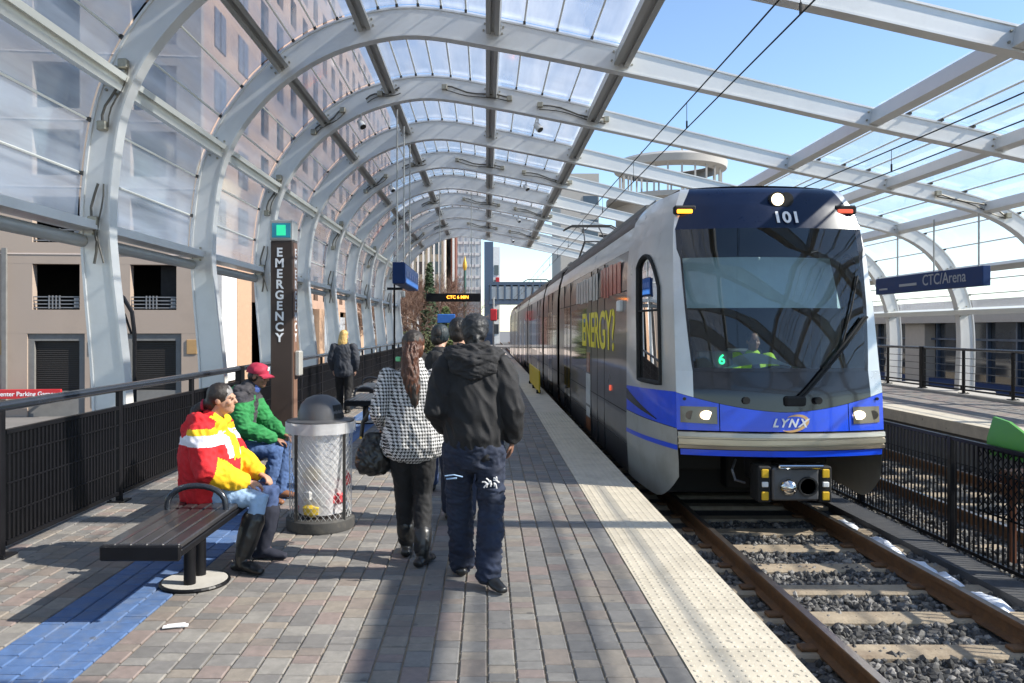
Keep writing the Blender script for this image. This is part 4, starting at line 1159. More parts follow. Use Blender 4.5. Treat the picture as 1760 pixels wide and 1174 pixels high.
# ================================================================== TREES
mat('twig', (.20, .125, .09), .9, var=.3, vscale=3)
mat('bark', (.11, .075, .055), .95, var=.3, bump=.5)
mat('needle', (.028, .052, .020), .8, var=.45, vscale=1.2)
mat('needle_light', (.075, .105, .030), .8, var=.4, vscale=1.2)
mat('hedge_leaf', (.05, .06, .02), .8, var=.4)
def bare_tree(label, base, h, spread, seed):
    rg = random.Random(seed); t = thing('bare_tree', label, 'tree', base, 'bare winter trees down the track')
    tr = MB(); tw_ = MB()
    def grow(p, d, L, r, lev):
        d = d.normalized(); q = p + d * L
        mid = p.lerp(q, .5) + Vector((rg.uniform(-1, 1), rg.uniform(-1, 1), rg.uniform(-.3, .5))) * L * .08
        (tr if lev < 2 else tw_).tube([p, mid, q], [r, r * .8, r * .6], 5 if lev < 2 else 3, cap=False)
        if lev >= 5: return
        n = (6, 6, 5, 5, 4)[lev]
        for k in range(n):
            th = rg.uniform(0, 6.28); tilt = rg.uniform(.35, .95)
            a = d.orthogonal().normalized(); b = d.cross(a)
            nd = d * math.cos(tilt) + (a * math.cos(th) + b * math.sin(th)) * math.sin(tilt) + Vector((0, 0, .12))
            grow(p.lerp(q, rg.uniform(.55, 1.0)), nd, L * rg.uniform(.58, .78), r * .55, lev + 1)
    b = Vector(base)
    grow(b, Vector((rg.uniform(-.05, .05), 0, 1)), h * .32, .13, 0)
    tr.build('trunk', 'bark', t, fix=False); o = tw_.build('crown', 'twig', t, fix=False)
    return t
bare_tree('bare brown twigged tree beside the evergreen at the platform end', (-4.6, 60, -2.4), 11.5, 3, 1)
bare_tree('bare brown twigged tree closest to the railing end', (-6.4, 57, -2.4), 10.5, 3, 4)
bare_tree('bare brown twigged tree standing behind the crossbar lamp pole', (-5.6, 66, -2.4), 12.5, 3, 9)
def conifer(label, base, h, r, m, seed, n=2600):
    rg = random.Random(seed); t = thing('evergreen_tree', label, 'tree', base)
    b = Vector(base)
    MB().tube([b, b + Vector((0, 0, h * .5)), b + Vector((0, 0, h))], [.14, .09, .02], 6).build('trunk', 'bark', t)
    mb = MB()
    for k in range(n):
        f = rg.random() ** .8; z = h * (.10 + .9 * f); rr = r * (1 - f) ** .7 * (.8 + .7 * noise.noise(Vector((f * 9, seed, rg.random() * .3)))) + .06
        th = rg.uniform(0, 6.28); q = rr * math.sqrt(rg.random()) if rg.random() < .3 else rr * rg.uniform(.75, 1.1)
        c = b + Vector((q * math.cos(th), q * math.sin(th), z)); s = rg.uniform(.09, .22)
        u = Vector((rg.uniform(-1, 1), rg.uniform(-1, 1), rg.uniform(-.6, .3))).normalized() * s; v = u.orthogonal().normalized() * s * rg.uniform(.3, .7)
        mb.add([c - u, c + v, c + u, c - v], [(0, 1, 2, 3)])
    mb.build('crown', m, t, fix=False)
conifer('tall narrow dark evergreen beside the bare trees', (-4.05, 56, -1.5), 8.0, .9, 'needle', 3, 1100)
conifer('lower yellow green evergreen below the amber display sign', (-2.6, 50, -1.5), 4.6, 1.2, 'needle_light', 5, 1800)
def hedge(label, c, lx, ly, h, seed, n=1400):
    rg = random.Random(seed); t = thing('hedge', label, 'hedge', c)
    mb = MB(); st = MB()
    b = Vector(c)
    for k in range(14):
        a = b + Vector((rg.uniform(-lx, lx) * .8, rg.uniform(-ly, ly) * .8, 0)); st.tube([a, a + Vector((rg.uniform(-.2, .2), 0, h * .7))], .02, 4)
    st.build('stem', 'bark', t)
    for k in range(n):
        p = b + Vector((rg.uniform(-lx, lx), rg.uniform(-ly, ly), h * rg.random() ** .7)); s = rg.uniform(.06, .14)
        u = Vector((rg.uniform(-1, 1), rg.uniform(-1, 1), rg.uniform(-1, 1))).normalized() * s; v = u.orthogonal().normalized() * s * .6
        mb.add([p - u, p + v, p + u, p - v], [(0, 1, 2, 3)])
    mb.build('leaves', 'hedge_leaf', t, fix=False)
hedge('olive green hedge at the far end of the platform', (-4.6, 49.5, -.6), 1.6, .6, 2.2, 2)
s = MB().box(-4.3, 1.7, Y_END, Y_END + 40, -1.4, -.35).build('terrace', 'sidewalk'); tag(s, 'pale paved terrace past the end of the platform', 'pavement', kind='structure')
s = MB().box(-60, 60, 92, 104, -2.39, -.3).build('cross_street', 'street_ground'); tag(s, 'street crossing behind the platform end', 'street', kind='structure')

# ================================================================== SIGNS, POLES
# emergency pylon
t = thing('emergency_pylon', 'tall brown emergency call pylon with a green light on top', 'pylon', (-3.13, 12, 0))
MB().bbox(-3.30, -2.96, 12.0, 12.30, 0, 3.10, .012).build('column', 'bronze', t)
MB().box(-2.958, -2.952, 12.03, 12.27, .02, 3.08).build('sunlit_face', 'bronze_sunlit', t)  # sun side of the column, its light painted as a paler bronze
hd = MB().bbox(-3.31, -2.95, 11.99, 12.31, 3.10, 3.42, .02).build('lamp_head', 'steel_grey', t)
MB().box(-3.27, -2.99, 11.975, 11.99, 3.15, 3.37).build('lens', 'call_glass', hd)
MB().bbox(-3.20, -3.06, 11.965, 11.976, 3.18, 3.34, .004).build('lamp', 'call_green', hd)
for i, ch in enumerate('EMERGENCY'):
    text('letter', ch, .185, 'letter_white', (-3.16, 11.996, 2.92 - i * .163), (1, 0, 0), (0, 0, 1), t, bold=.03)
    text('letter', ch, .185, 'letter_white', (-2.949, 12.15, 2.92 - i * .163), (0, 1, 0), (0, 0, 1), t, bold=.012)
MB().bbox(-2.95, -2.86, 12.06, 12.26, 1.03, 1.42, .02).build('call_box', 'steel_grey', t)
# hanging amber display
def rods(pts, ztop, t, r=.016):
    for x, y, z in pts: MB().tube([(x, y, z), (x, y, ztop)], r, 6).build('rod', 'steel_grey', t)
t = thing('display_sign', 'long thin black display with amber letters hanging over the platform', 'sign', (-1.1, 26, 2.6))
bd = MB().bbox(-2.0, -.19, 26, 26.22, 2.67, 2.94, .02).build('housing', 'black_paint', t)
text('led_text', 'CTC 6 MIN', .15, 'led_amber', (-.95, 25.99, 2.81), (1, 0, 0), (0, 0, 1), bd, bold=.01)
rods([(-1.55, 26.1, 2.94), (-.5, 26.1, 2.94)], 6.3, t)
# blue box sign along the platform
t = thing('box_sign', 'blue box sign hung on thin rods lengthwise along the platform', 'sign', (-1.87, 16.7, 2.7))
MB().bbox(-2.0, -1.74, 16.7, 19.95, 2.72, 3.18, .015).build('housing', 'navy_sign', t)
MB().bbox(-1.738, -1.728, 16.75, 19.9, 2.75, 3.15, .003).build('face_panel', 'sign_blue', t)
mat('sign_pale_blue', (.30, .36, .62), .4)  # plain pale blue for the pictograms
for k in range(5): MB().box(-1.727, -1.722, 17.1 + k * .55, 17.35 + k * .55, 2.9, 3.02).build('pictogram', 'sign_pale_blue', t)
rods([(-1.92, 16.9, 3.18), (-1.92, 18.3, 3.18), (-1.92, 19.7, 3.18)], 6.48, t, .018)
# blue sign further down
t = thing('platform_sign', 'small blue sign below the amber display down the platform', 'sign', (-2.35, 44, 2.0))
MB().bbox(-2.75, -1.75, 44, 44.1, 2.1, 2.6, .03).build('face', 'sign_blue', t); MB().tube([(-2.25, 44.05, 0), (-2.25, 44.05, 2.1)], .04, 6).build('post', 'black_paint', t)
# navy sign on the far platform
t = thing('destination_sign', 'navy hanging sign reading CTC Arena over the far platform', 'sign', (9.9, 17.6, 2.6))
MB().bbox(9.86, 10.02, 15.6, 19.9, 2.62, 3.02, .012).build('housing', 'navy_sign', t)
text('lettering', 'CTC/Arena', .34, 'letter_grey', (9.855, 16.95, 2.84), (0, -1, 0), (0, 0, 1), t, bold=.004)
MB().bbox(9.85, 9.862, 18.0, 18.75, 2.76, 2.82, .002).bbox(9.85, 9.862, 19.3, 19.7, 2.72, 2.76, .002).build('small_print', 'letter_grey', t)
for y in (15.95, 17.55, 19.1): MB().tube([(10.0, y, 3.02), (10.0, y, 4.2)], .022, 6).build('rod', 'steel_grey', t)
# crossbar lamp pole by the railing
t = thing('crossbar_pole', 'thin black pole with a crossbar and a hanging camera at the railing', 'pole', (-3.28, 28, 0))
MB().tube([(-3.28, 28, 0), (-3.28, 28, 3.42)], .035, 8).build('pole', 'black_paint', t)
MB().box(-3.54, -2.98, 27.96, 28.04, 3.15, 3.24).build('crossbar', 'black_paint', t)
MB().bbox(-3.05, -2.90, 27.9, 28.1, 2.88, 3.12, .03).build('camera', 'steel_grey', t)
# green lamp post with gold finial
t = thing('lamp_post', 'dark green street lamp post with a gold tip', 'lamp', (-1.7, 62, -.35))
mat('lamp_green', (.04, .10, .085), .5); mat('gold', (.65, .40, .06), .35, metal=.6)
MB().tube([(-1.7, 62, -.35), (-1.7, 62, 6.4)], [.14, .10], 8).build('post', 'lamp_green', t); MB().lathe([(.1, 6.4), (.17, 6.7), (.14, 7.0), (.02, 7.5)], (-1.7, 62, 0), 10).build('finial', 'gold', t, smooth=40)
MB().bbox(-2.3, -1.2, 61.95, 62.05, 1.7, 1.85, .02).build('arm', 'lamp_green', t)
# curved street lamp in front of the garage
t = thing('street_lamp', 'black street lamp with a curved arm in front of the garage', 'lamp', (-11.2, 25, -2.3))
MB().tube([(-11.2, 25, -2.3), (-11.2, 25, 1.6), (-11.28, 25, 2.3), (-11.55, 25, 2.75), (-11.9, 25, 3.0)], .07, 8).build('post', 'black_paint', t, smooth=40)
MB().tube([(-11.3, 25, 1.6), (-11.5, 25, 2.2), (-11.9, 25, 2.75), (-12.1, 25, 2.95)], .04, 6).build('brace', 'black_paint', t)
MB().bbox(-12.35, -11.85, 24.9, 25.1, 2.9, 3.06, .03).build('lamp_head', 'black_paint', t)
# far end clutter: crossing signal and a car
t = thing('crossing_signal', 'thin crossing signal post with a red lamp past the platform end', 'signal', (.55, 60, -.35))
MB().tube([(.55, 60, -.35), (.55, 60, 4.2)], .06, 6).build('post', 'steel_grey', t); MB().bbox(.3, .8, 59.75, 59.94, 2.4, 3.3, .05).build('lamp_box', 'sign_red', t)

# ================================================================== BENCHES
mat('bench_slat', (.030, .029, .031), .33, coat=.25, var=.25, vscale=10)
def bench(loc, L, label):
    x, y, z = loc; t = thing('bench', label, 'bench', loc, 'black slatted benches along the blue stripe')
    w = .47; n = 5; sw = w / n
    for i in range(n):
        x0 = x - w / 2 + i * sw
        MB().bbox(x0 + .006, x0 + sw - .006, y - L / 2, y + L / 2, .455, .490, .007).build('slat', 'bench_slat', t)
    for e in (-1, 1):
        MB().bbox(x - w / 2, x + w / 2, y + e * (L / 2 - .001) - .02, y + e * (L / 2 - .001) + .02, .392, .482, .008).build('end_rail', 'black_paint', t)
    for e in (-1, 1): MB().bbox(x + e * (w / 2 - .01) - .012, x + e * (w / 2 - .01) + .012, y - L / 2 + .02, y + L / 2 - .02, .41, .452, .006).build('side_rail', 'black_paint', t)
    MB().bbox(x - .2, x + .2, y - .30, y + .30, .425, .452, .01).build('mount_plate', 'black_paint', t)
    for d in (-.075, .075): MB().tube([(x + .02, y + d * 1.3 - .0, .02), (x + .02, y + d * 1.3, .44)], .040, 12).build('leg', 'black_paint', t, smooth=40)
    pts = [(x - .2 + .0, y + .08, .48)] + [(x - .205 * math.cos(math.pi * k / 12), y + .08, .51 + .145 * math.sin(math.pi * k / 12) ** .8) for k in range(13)] + [(x + .205, y + .08, .48)]
    MB().tube(pts, .022, 10).build('armrest', 'black_rail', t, smooth=40)
    bs = MB().lathe([(.225, 0), (.225, .014), (.215, .022), (.0, .026)], (x + .02, y, .003), 30, cap=False).build('base_plate', 'concrete', t, smooth=30)
    MB().tube([(x + .02 + .222 * math.cos(6.283 * k / 30), y + .222 * math.sin(6.283 * k / 30), .012) for k in range(30)], .014, 6, closed=True).build('base_ring', 'black_paint', bs)
    return t
BZ = 1.62
bench((-2.03, 5.42, 0), BZ, 'black slatted bench under the seated person in the red and yellow jacket')
bench((-2.52, 8.05, 0), BZ, 'black slatted bench under the seated person in the green jacket')
bench((-2.28, 14.7, 0), BZ, 'empty black slatted bench past the bin')
bench((-2.62, 17.8, 0), BZ, 'empty black slatted bench beside the blonde standing person')

# ================================================================== LITTER BIN
bx_, by_ = -1.47, 6.97
sheer('bag_cuff_plastic', (.95, .95, .95), .85, (.97, .97, .98), ior=1.4, rough=.2, ffac=.5)
mat('bin_lid', (.09, .09, .095), .45, metal=.25, var=.15); mat('bin_rim', (.055, .055, .058), .45)
mat('trash_red', (.55, .05, .06), .6); mat('trash_brown', (.24, .13, .08), .8); mat('trash_grey', (.16, .16, .17), .7); mat('trash_white', (.62, .60, .57), .6); mat('trash_yellow', (.62, .42, .03), .6)
mat('bin_base', (.05, .048, .045), .7, dirt=(.16, .14, .11), dscale=8)
t = thing('litter_bin', 'round mesh litter bin with a clear bag and grey dome lid', 'bin', (bx_, by_, 0))
MB().lathe([(.295, .0), (.30, .02), (.30, .09), (.285, .105), (.0, .105)], (bx_, by_, .003), 32, cap=False).build('base', 'bin_base', t, smooth=35)
mb = MB(); NW = 32; H0, H1, rb, rt = .10, .90, .268, .278
for k in range(NW):
    for sg in (1, -1):
        pts = []
        for j in range(13):
            f = j / 12; th = 6.283 * k / NW + sg * f * 2.4; r_ = rb + (rt - rb) * f
            pts.append((bx_ + r_ * math.cos(th), by_ + r_ * math.sin(th), H0 + (H1 - H0) * f))
        mb.tube(pts, .0018, 3, cap=False)
o = mb.build('wire_cage', 'wire_bright', t, fix=False); o['kind'] = 'stuff'
for th in (0.9, 2.5, 4.1, 5.7):
    MB().box(bx_ + .283 * math.cos(th) - .012, bx_ + .283 * math.cos(th) + .012, by_ + .283 * math.sin(th) - .012, by_ + .283 * math.sin(th) + .012, .05, .93).build('upright', 'dark_fitting', t)
mb = MB()
def fn(u, v):
    th = 6.283 * u; z = .14 + .77 * v; r = .252 - .05 * (1 - v) ** 2
    r += .022 * noise.noise(Vector((math.cos(th) * 2.5, math.sin(th) * 2.5, z * 2.0))) + .010 * noise.noise(Vector((th * 4 - z * 9, z * 5, 3)))
    return (bx_ + r * math.cos(th), by_ + r * math.sin(th), z)
mb.grid(fn, 48, 20).build('bag', 'bag_plastic', t, smooth=True, fix=False)
mb = MB()
mb.grid(lambda u, v: (bx_ + (.300 + .006 * math.sin(u * 60) + .004 * math.sin(u * 23)) * math.cos(6.283 * u), by_ + (.300 + .006 * math.sin(u * 60)) * math.sin(6.283 * u), .845 + .095 * v), 60, 3).build('bag_cuff', 'bag_cuff_plastic', t, smooth=True, fix=False)
rg = random.Random(8)
for k in range(26):
    th, r = rg.uniform(0, 6.28), .20 * rg.random() ** .3; z = .16 + .34 * rg.random(); s_ = rg.uniform(.035, .075)
    m2 = MB(); sd = rg.random() * 9
    m2.lathe([(s_ * .2, -s_), (s_, -s_ * .5), (s_ * 1.1, s_ * .3), (s_ * .5, s_)], (0, 0, 0), 8)
    m2.v = [(bx_ + r * math.cos(th) + x * (1 + .5 * noise.noise(Vector((x * 30, y * 30, sd)))), by_ + r * math.sin(th) + y, z + zz) for x, y, zz in m2.v]
    m2.build('rubbish', rg.choice(['trash_red', 'trash_red', 'trash_brown', 'trash_grey', 'trash_white', 'trash_white', 'trash_yellow']), t, smooth=40)
lid = MB().lathe([(.268, .925), (.272, .935), (.272, .948), (.26, .955), (.20, .962), (.195, 1.02), (.172, 1.09), (.125, 1.14), (.065, 1.165), (.0, 1.172)], (bx_, by_, 0), 32, cap=False).build('lid', 'bin_lid', t, smooth=30)
MB().lathe([(.292, .936), (.296, .942), (.294, .950), (.27, .952)], (bx_, by_, 0), 32, cap=False).build('rim', 'bin_rim', lid, smooth=35)
mb = MB()
mb.grid(lambda u, v: (bx_ + (.206 - .030 * v) * math.cos(R(-8) + R(70) * (u - .5)), by_ + (.206 - .030 * v) * math.sin(R(-8) + R(70) * (u - .5)), .972 + .115 * v), 10, 4).build('flap', 'black_matte', lid, smooth=True, fix=False)
# ================================================================== PEOPLE
mat('skin_tan', (.42, .235, .155), .55, var=.08, vscale=14)
mat('skin_brown', (.25, .125, .08), .55, var=.08, vscale=14)
mat('skin_light', (.50, .30, .22), .55, var=.08, vscale=14)
mat('hair_dark', (.020, .014, .011), .5, var=.3, vscale=30, stretch=(6, 6, 1), bump=.4, bscale=60)
mat('hair_grey', (.20, .19, .185), .55, var=.4, vscale=26, bump=.4, bscale=60)
mat('hair_auburn', (.075, .026, .012), .42, var=.45, vscale=26, stretch=(5, 5, .6), bump=.5, bscale=60)
mat('hair_blonde', (.55, .36, .12), .45, var=.35, vscale=26, stretch=(5, 5, .6), bump=.5, bscale=60)
FAB = dict(rough=.85, bump=.25, bscale=220)
mat('cloth_red', (.55, .012, .018), var=.08, **FAB); mat('cloth_yellow', (.78, .46, .01), var=.06, **FAB); mat('cloth_white', (.72, .70, .74), var=.04, **FAB)
mat('denim_light', (.30, .44, .63), var=.16, vscale=9, **FAB); mat('denim_navy', (.045, .075, .17), var=.2, vscale=9, **FAB); mat('denim_blue', (.055, .105, .24), var=.25, vscale=8, **FAB)  # navy denim also colours the shaded leg of the light jeans
mat('denim_dark', (.013, .019, .040), var=.35, vscale=7, dirt=(.035, .05, .085), dscale=3, damt=.5, **FAB)
mat('cloth_green', (.022, .20, .055), var=.22, vscale=10, **FAB); mat('cloth_charcoal', (.045, .042, .048), var=.12, **FAB)
mat('cloth_black', (.008, .008, .0095), var=.25, vscale=6, rough=.78, bump=.3, bscale=160); mat('cloth_blacker', (.008, .008, .009), var=.2, rough=.8, bump=.2, bscale=160)
mat('leather_black', (.012, .012, .012), .38, var=.2, coat=.15, bump=.15, bscale=60); mat('suede_navy', (.012, .014, .026), .9)
mat('leather_brown', (.20, .085, .04), .5); mat('cap_red', (.36, .018, .05), .8, bump=.15, bscale=200, var=.06); mat('shirt_blue', (.10, .16, .45), .8)
mat('hi_vis', (.45, .72, .05), .8, var=.12); mat('uniform', (.02, .035, .09), .8); mat('eye_dark', (.02, .014, .01), .2); mat('lip', (.30, .10, .085), .5)
mat('cap_print', (.70, .68, .66), .8); mat('green_clip', (.15, .55, .25), .4)
# small black and white check
m = mat('check_wool', (.5, .5, .5), .9, bump=.2, bscale=200)
n_, l_ = m.node_tree.nodes, m.node_tree.links
tc = n_.new('ShaderNodeTexCoord'); sx = n_.new('ShaderNodeSeparateXYZ'); l_.new(tc.outputs['Object'], sx.inputs[0])
def _m(op, a, b=None):
    k = n_.new('ShaderNodeMath'); k.operation = op
    for i, v in enumerate((a, b)):
        if v is None: continue
        if isinstance(v, (int, float)): k.inputs[i].default_value = v
        else: l_.new(v, k.inputs[i])
    return k.outputs[0]
uu = _m('ADD', sx.outputs[0], _m('MULTIPLY', sx.outputs[1], .8))
CK = .026
fu = _m('FRACT', _m('MULTIPLY', uu, 1 / CK)); fz = _m('FRACT', _m('MULTIPLY', sx.outputs[2], 1 / CK))
bu = _m('GREATER_THAN', fu, .5); bz = _m('GREATER_THAN', fz, .5)
dg_ = _m('GREATER_THAN', _m('FRACT', _m('MULTIPLY', _m('ADD', uu, sx.outputs[2]), 2 / CK)), .5)
both = _m('MULTIPLY', bu, bz); either = _m('SUBTRACT', _m('ADD', bu, bz), both)
val = _m('ADD', both, _m('MULTIPLY', _m('SUBTRACT', either, both), dg_))
mr = n_.new('ShaderNodeMapRange'); mr.inputs[3].default_value = .014; mr.inputs[4].default_value = .62; l_.new(val, mr.inputs[0])
l_.new(mr.outputs[0], n_['Principled BSDF'].inputs['Base Color'])

class Blob:
    """soft shapes gathered, then fused into one skin by a voxel remesh"""
    def __init__(s): s.mb = MB()
    def tube(s, pts, ref=(0, 1, 0), n=14):
        P = [Vector(p[0]) for p in pts]; rr = [(p[1], p[2] if len(p) > 2 else p[1]) for p in pts]
        t0 = (P[1] - P[0]).normalized(); t1 = (P[-1] - P[-2]).normalized()
        r0, r1 = min(rr[0]), min(rr[-1])
        P = [P[0] - t0 * r0 * .7, P[0] - t0 * r0 * .45] + P + [P[-1] + t1 * r1 * .45, P[-1] + t1 * r1 * .7]
        sc = lambda r, k: (r[0] * k, r[1] * k)
        rr = [sc(rr[0], .45), sc(rr[0], .85)] + rr + [sc(rr[-1], .85), sc(rr[-1], .45)]
        vs = []; fs = []; N = len(P); ref = Vector(ref)
        for i in range(N):
            t = (P[min(i + 1, N - 1)] - P[max(i - 1, 0)]).normalized()
            a = ref - t * ref.dot(t)
            if a.length < .05: a = t.orthogonal()
            a.normalize(); b = t.cross(a)
            for k in range(n):
                th = 6.28318 * k / n; vs.append(P[i] + a * (rr[i][0] * math.cos(th)) + b * (rr[i][1] * math.sin(th)))
        for i in range(N - 1):
            for k in range(n): fs.append((i * n + k, i * n + (k + 1) % n, (i + 1) * n + (k + 1) % n, (i + 1) * n + k))
        fs.append(tuple(range(n))[::-1]); fs.append(tuple((N - 1) * n + k for k in range(n)))
        s.mb.add(vs, fs); return s
    def ell(s, c, a, b, d, nu=14, nv=9):
        c = Vector(c); a, b, d = Vector(a), Vector(b), Vector(d); vs = [c + d]; fs = []
        for j in range(1, nv):
            ph = math.pi * j / nv
            for k in range(nu):
                th = 6.28318 * k / nu; vs.append(c + d * math.cos(ph) + (a * math.cos(th) + b * math.sin(th)) * math.sin(ph))
        vs.append(c - d); L = len(vs) - 1
        for k in range(nu): fs.append((0, 1 + k, 1 + (k + 1) % nu)); fs.append((L, L - nu + (k + 1) % nu, L - nu + k))
        for j in range(nv - 2):
            for k in range(nu): fs.append((1 + j * nu + k, 1 + (j + 1) * nu + k, 1 + (j + 1) * nu + (k + 1) % nu, 1 + j * nu + (k + 1) % nu))
        s.mb.add(vs, fs); return s
    def skin(s, name, mats, parent, voxel=.012, it=6, wrinkle=0, wf=(7, 7, 4), pick=None, seed=0.0, root=None):
        off = origin(parent) if parent is not None else (Vector(root) if root else Vector((0, 0, 0)))
        me = s.mb.mesh(name, mats[0] if isinstance(mats, (list, tuple)) else mats, off)
        bm = bmesh.new(); bm.from_mesh(me); bmesh.ops.recalc_face_normals(bm, faces=bm.faces); bm.to_mesh(me); bm.free()
        tmp = bpy.data.objects.new('tmp', me); C.objects.link(tmp)
        md = tmp.modifiers.new('r', 'REMESH'); md.mode = 'VOXEL'; md.voxel_size = voxel; md.use_smooth_shade = True
        if it: sm = tmp.modifiers.new('s', 'SMOOTH'); sm.factor = .5; sm.iterations = it
        dg = bpy.context.evaluated_depsgraph_get(); dg.update()
        out = bpy.data.meshes.new_from_object(tmp.evaluated_get(dg)); bpy.data.objects.remove(tmp); bpy.data.meshes.remove(me)
        out.name = name
        if wrinkle:
            nn = [v.normal.copy() for v in out.vertices]; sd = Vector((seed, seed * 1.7, -seed))
            for v, q in zip(out.vertices, nn):
                c = v.co
                w = noise.noise(Vector((c.x * wf[0], c.y * wf[1], c.z * wf[2])) + sd)
                w2 = noise.noise(Vector((c.x * wf[0] * 2.3 + c.z * 5, c.y * wf[1] * 2.3, c.z * wf[2] * 2.6 + c.x * 6)) + sd * 2)
                f = (1 - abs(w) * 2.2) * .6 + (1 - abs(w2) * 2.4) * .5
                v.co = c + q * wrinkle * (f - .45)
        mats = mats if isinstance(mats, (list, tuple)) else [mats]
        out.materials.clear()
        for m in mats: out.materials.append(MATS[m])
        if pick:
            o3 = off
            out.polygons.foreach_set('material_index', [pick(p.center + o3) for p in out.polygons])
        out.polygons.foreach_set('use_smooth', [True] * len(out.polygons))
        out.update()
        return link(name, out, parent)

def head_parts(B, c, f, k=1.0, female=False):
    """c head centre, f facing; returns local frame"""
    c = Vector(c); f = Vector(f).normalized(); r = f.cross(Vector((0, 0, 1))).normalized(); u = r.cross(f).normalized()
    P = lambda x, y, z: c + (r * x + f * y + u * z) * k
    E = lambda p, a, b, d: B.ell(P(*p), r * a * k, f * b * k, u * d * k)
    E((0, -.012, .025), .077, .097, .092); E((0, .022, -.035), .064, .072, .085); E((0, .052, -.088), .036, .036, .028)
    E((0, .085, .018), .052, .016, .012)                       # brow
    B.tube([(P(0, .088, .010), .009 * k, .011 * k), (P(0, .112, -.028), .015 * k, .013 * k)], ref=r)   # nose
    E((0, .084, -.058), .024, .012, .006); E((0, .083, -.069), .020, .012, .007)                       # lips
    for s in (-1, 1):
        E((s * .078, -.012, -.010), .010, .020, .032); E((s * .045, .070, -.03), .022, .020, .022)
    return P, r, f, u

def hand_parts(B, wrist, d, palm_n, side, k=1.0, curl=.9):
    """d = direction of the fingers, palm_n = normal of the palm, side = +1/-1 thumb side along d x palm_n"""
    w = Vector(wrist); d = Vector(d).normalized(); pn = Vector(palm_n); pn = (pn - d * pn.dot(d)).normalized(); s = d.cross(pn) * side
    B.tube([(w, .024 * k, .020 * k), (w + d * .045 * k, .040 * k, .017 * k), (w + d * .085 * k, .042 * k, .014 * k)], ref=s)
    for i, (o, L) in enumerate(((.030, .072), (.010, .080), (-.010, .075), (-.030, .060))):
        p = w + d * .085 * k + s * o * k; path = [(p, .0095 * k)]; ang = 0
        for j in range(3):
            ang += curl * (.35 + .25 * j); dd = d * math.cos(ang) + pn * math.sin(ang); p = p + dd * L * k * (.45, .32, .23)[j]; path.append((p, (.009, .0085, .0075)[j] * k))
        B.tube(path, ref=s, n=8)
    p = w + d * .025 * k + s * .030 * k; q = p + (d * .6 + s * .65 + pn * .35) * .045 * k; e = q + (d * .9 + pn * .4 - s * .1) * .035 * k
    B.tube([(p, .013 * k), (q, .011 * k), (e, .009 * k)], ref=pn, n=8)

def person(label, root, J, face, skin, group=None, k=1.0, hands=True, voxel=.0085):
    """skin body as one mesh: head, neck, torso, arms with hands, legs"""
    B = Blob(); rt = Vector(root); V = lambda n: rt + Vector(J[n])
    head_parts(B, V('head'), face, k)
    f = Vector(face).normalized(); r = f.cross(Vector((0, 0, 1))).normalized()
    B.tube([(V('head') - f * .015 - Vector((0, 0, .05)), .054, .056), (V('neck'), .056, .058), (V('neck') - Vector((0, 0, .05)), .07, .065)], ref=r)
    B.tube([(V('neck') - Vector((0, 0, .06)), .10, .07), (V('chest'), .13, .085), (V('pelvis') + Vector((0, 0, .05)), .11, .08), (V('pelvis'), .11, .08)], ref=r)
    for s in 'lr':
        B.tube([(V('sh_' + s), .048), (V('el_' + s), .038), (V('wr_' + s), .026)])
        B.tube([(V('hip_' + s), .075), (V('kn_' + s), .046), (V('an_' + s), .028)])
        B.tube([(V('an_' + s), .026), (V('an_' + s).lerp(V('toe_' + s), .30), .020)])
        if hands and ('hd_' + s) in J:
            d, pn, sd, cu = J['hd_' + s]; hand_parts(B, V('wr_' + s), d, pn, sd, 1.0, cu)
    o = B.skin('person', [skin], None, voxel, 3, root=root)
    o.location = rt
    return tag(o, label, 'person', group)
def loc(o): return Vector(o.location)
def W(J, root): 
    rt = Vector(root); return lambda n: rt + Vector(J[n])
def sleeves(B, V, ra=.082, rb=.075, rc=.058, sides='lr', ext=.0):
    for s in sides:
        e, w = V('el_' + s), V('wr_' + s)
        B.tube([(V('sh_' + s), ra * 1.05), (V('sh_' + s).lerp(e, .5), ra), (e, rb), (e.lerp(w, .5), rb * .93), (e.lerp(w, .9 + ext), rc)])
def trouser_legs(B, V, rt_=.105, rk=.085, rh=.075, down=.02, ref=(1, 0, 0)):
    for s in 'lr':
        h, k_, a = V('hip_' + s), V('kn_' + s), V('an_' + s)
        d = (a - k_).normalized()
        B.tube([(h, rt_ * 1.05), (h.lerp(k_, .5), rt_ * .95), (k_, rk), (k_.lerp(a, .5), (rk + rh) / 2), (a + d * down, rh)], ref=ref)
def shoe(name, V, s, m, parent, L=.27, w=.048, boot=0.0, bw=.062, voxel=.009, wr=0):
    a, t_ = V('an_' + s), V('toe_' + s); d = (t_ - a); d.z = 0; d.normalize(); B = Blob()
    heel = a - d * .065; heel.z = min(a.z, heel.z); lift = a.z - .10
    hz = max(.035, .035 + lift); toe = t_
    sd = d.cross(Vector((0, 0, 1)))
    B.tube([(Vector((heel.x, heel.y, hz)), .040, .032), (Vector((a.x, a.y, (hz + .02))) + d * .02, .046, .046), (toe - d * .07 + Vector((0, 0, .012)), .050, .034), (toe, .036, .024)], ref=sd)
    B.tube([(a + Vector((0, 0, -.03)), .048), (a + Vector((0, 0, .03)), .050)])
    if boot:
        kn = V('kn_' + s); q = a.lerp(kn, boot); B.tube([(a, .054), (a.lerp(q, .5), bw * 1.0), (q, bw * 1.06)])
    return B.skin(name, m, parent, voxel, 3, wrinkle=wr)
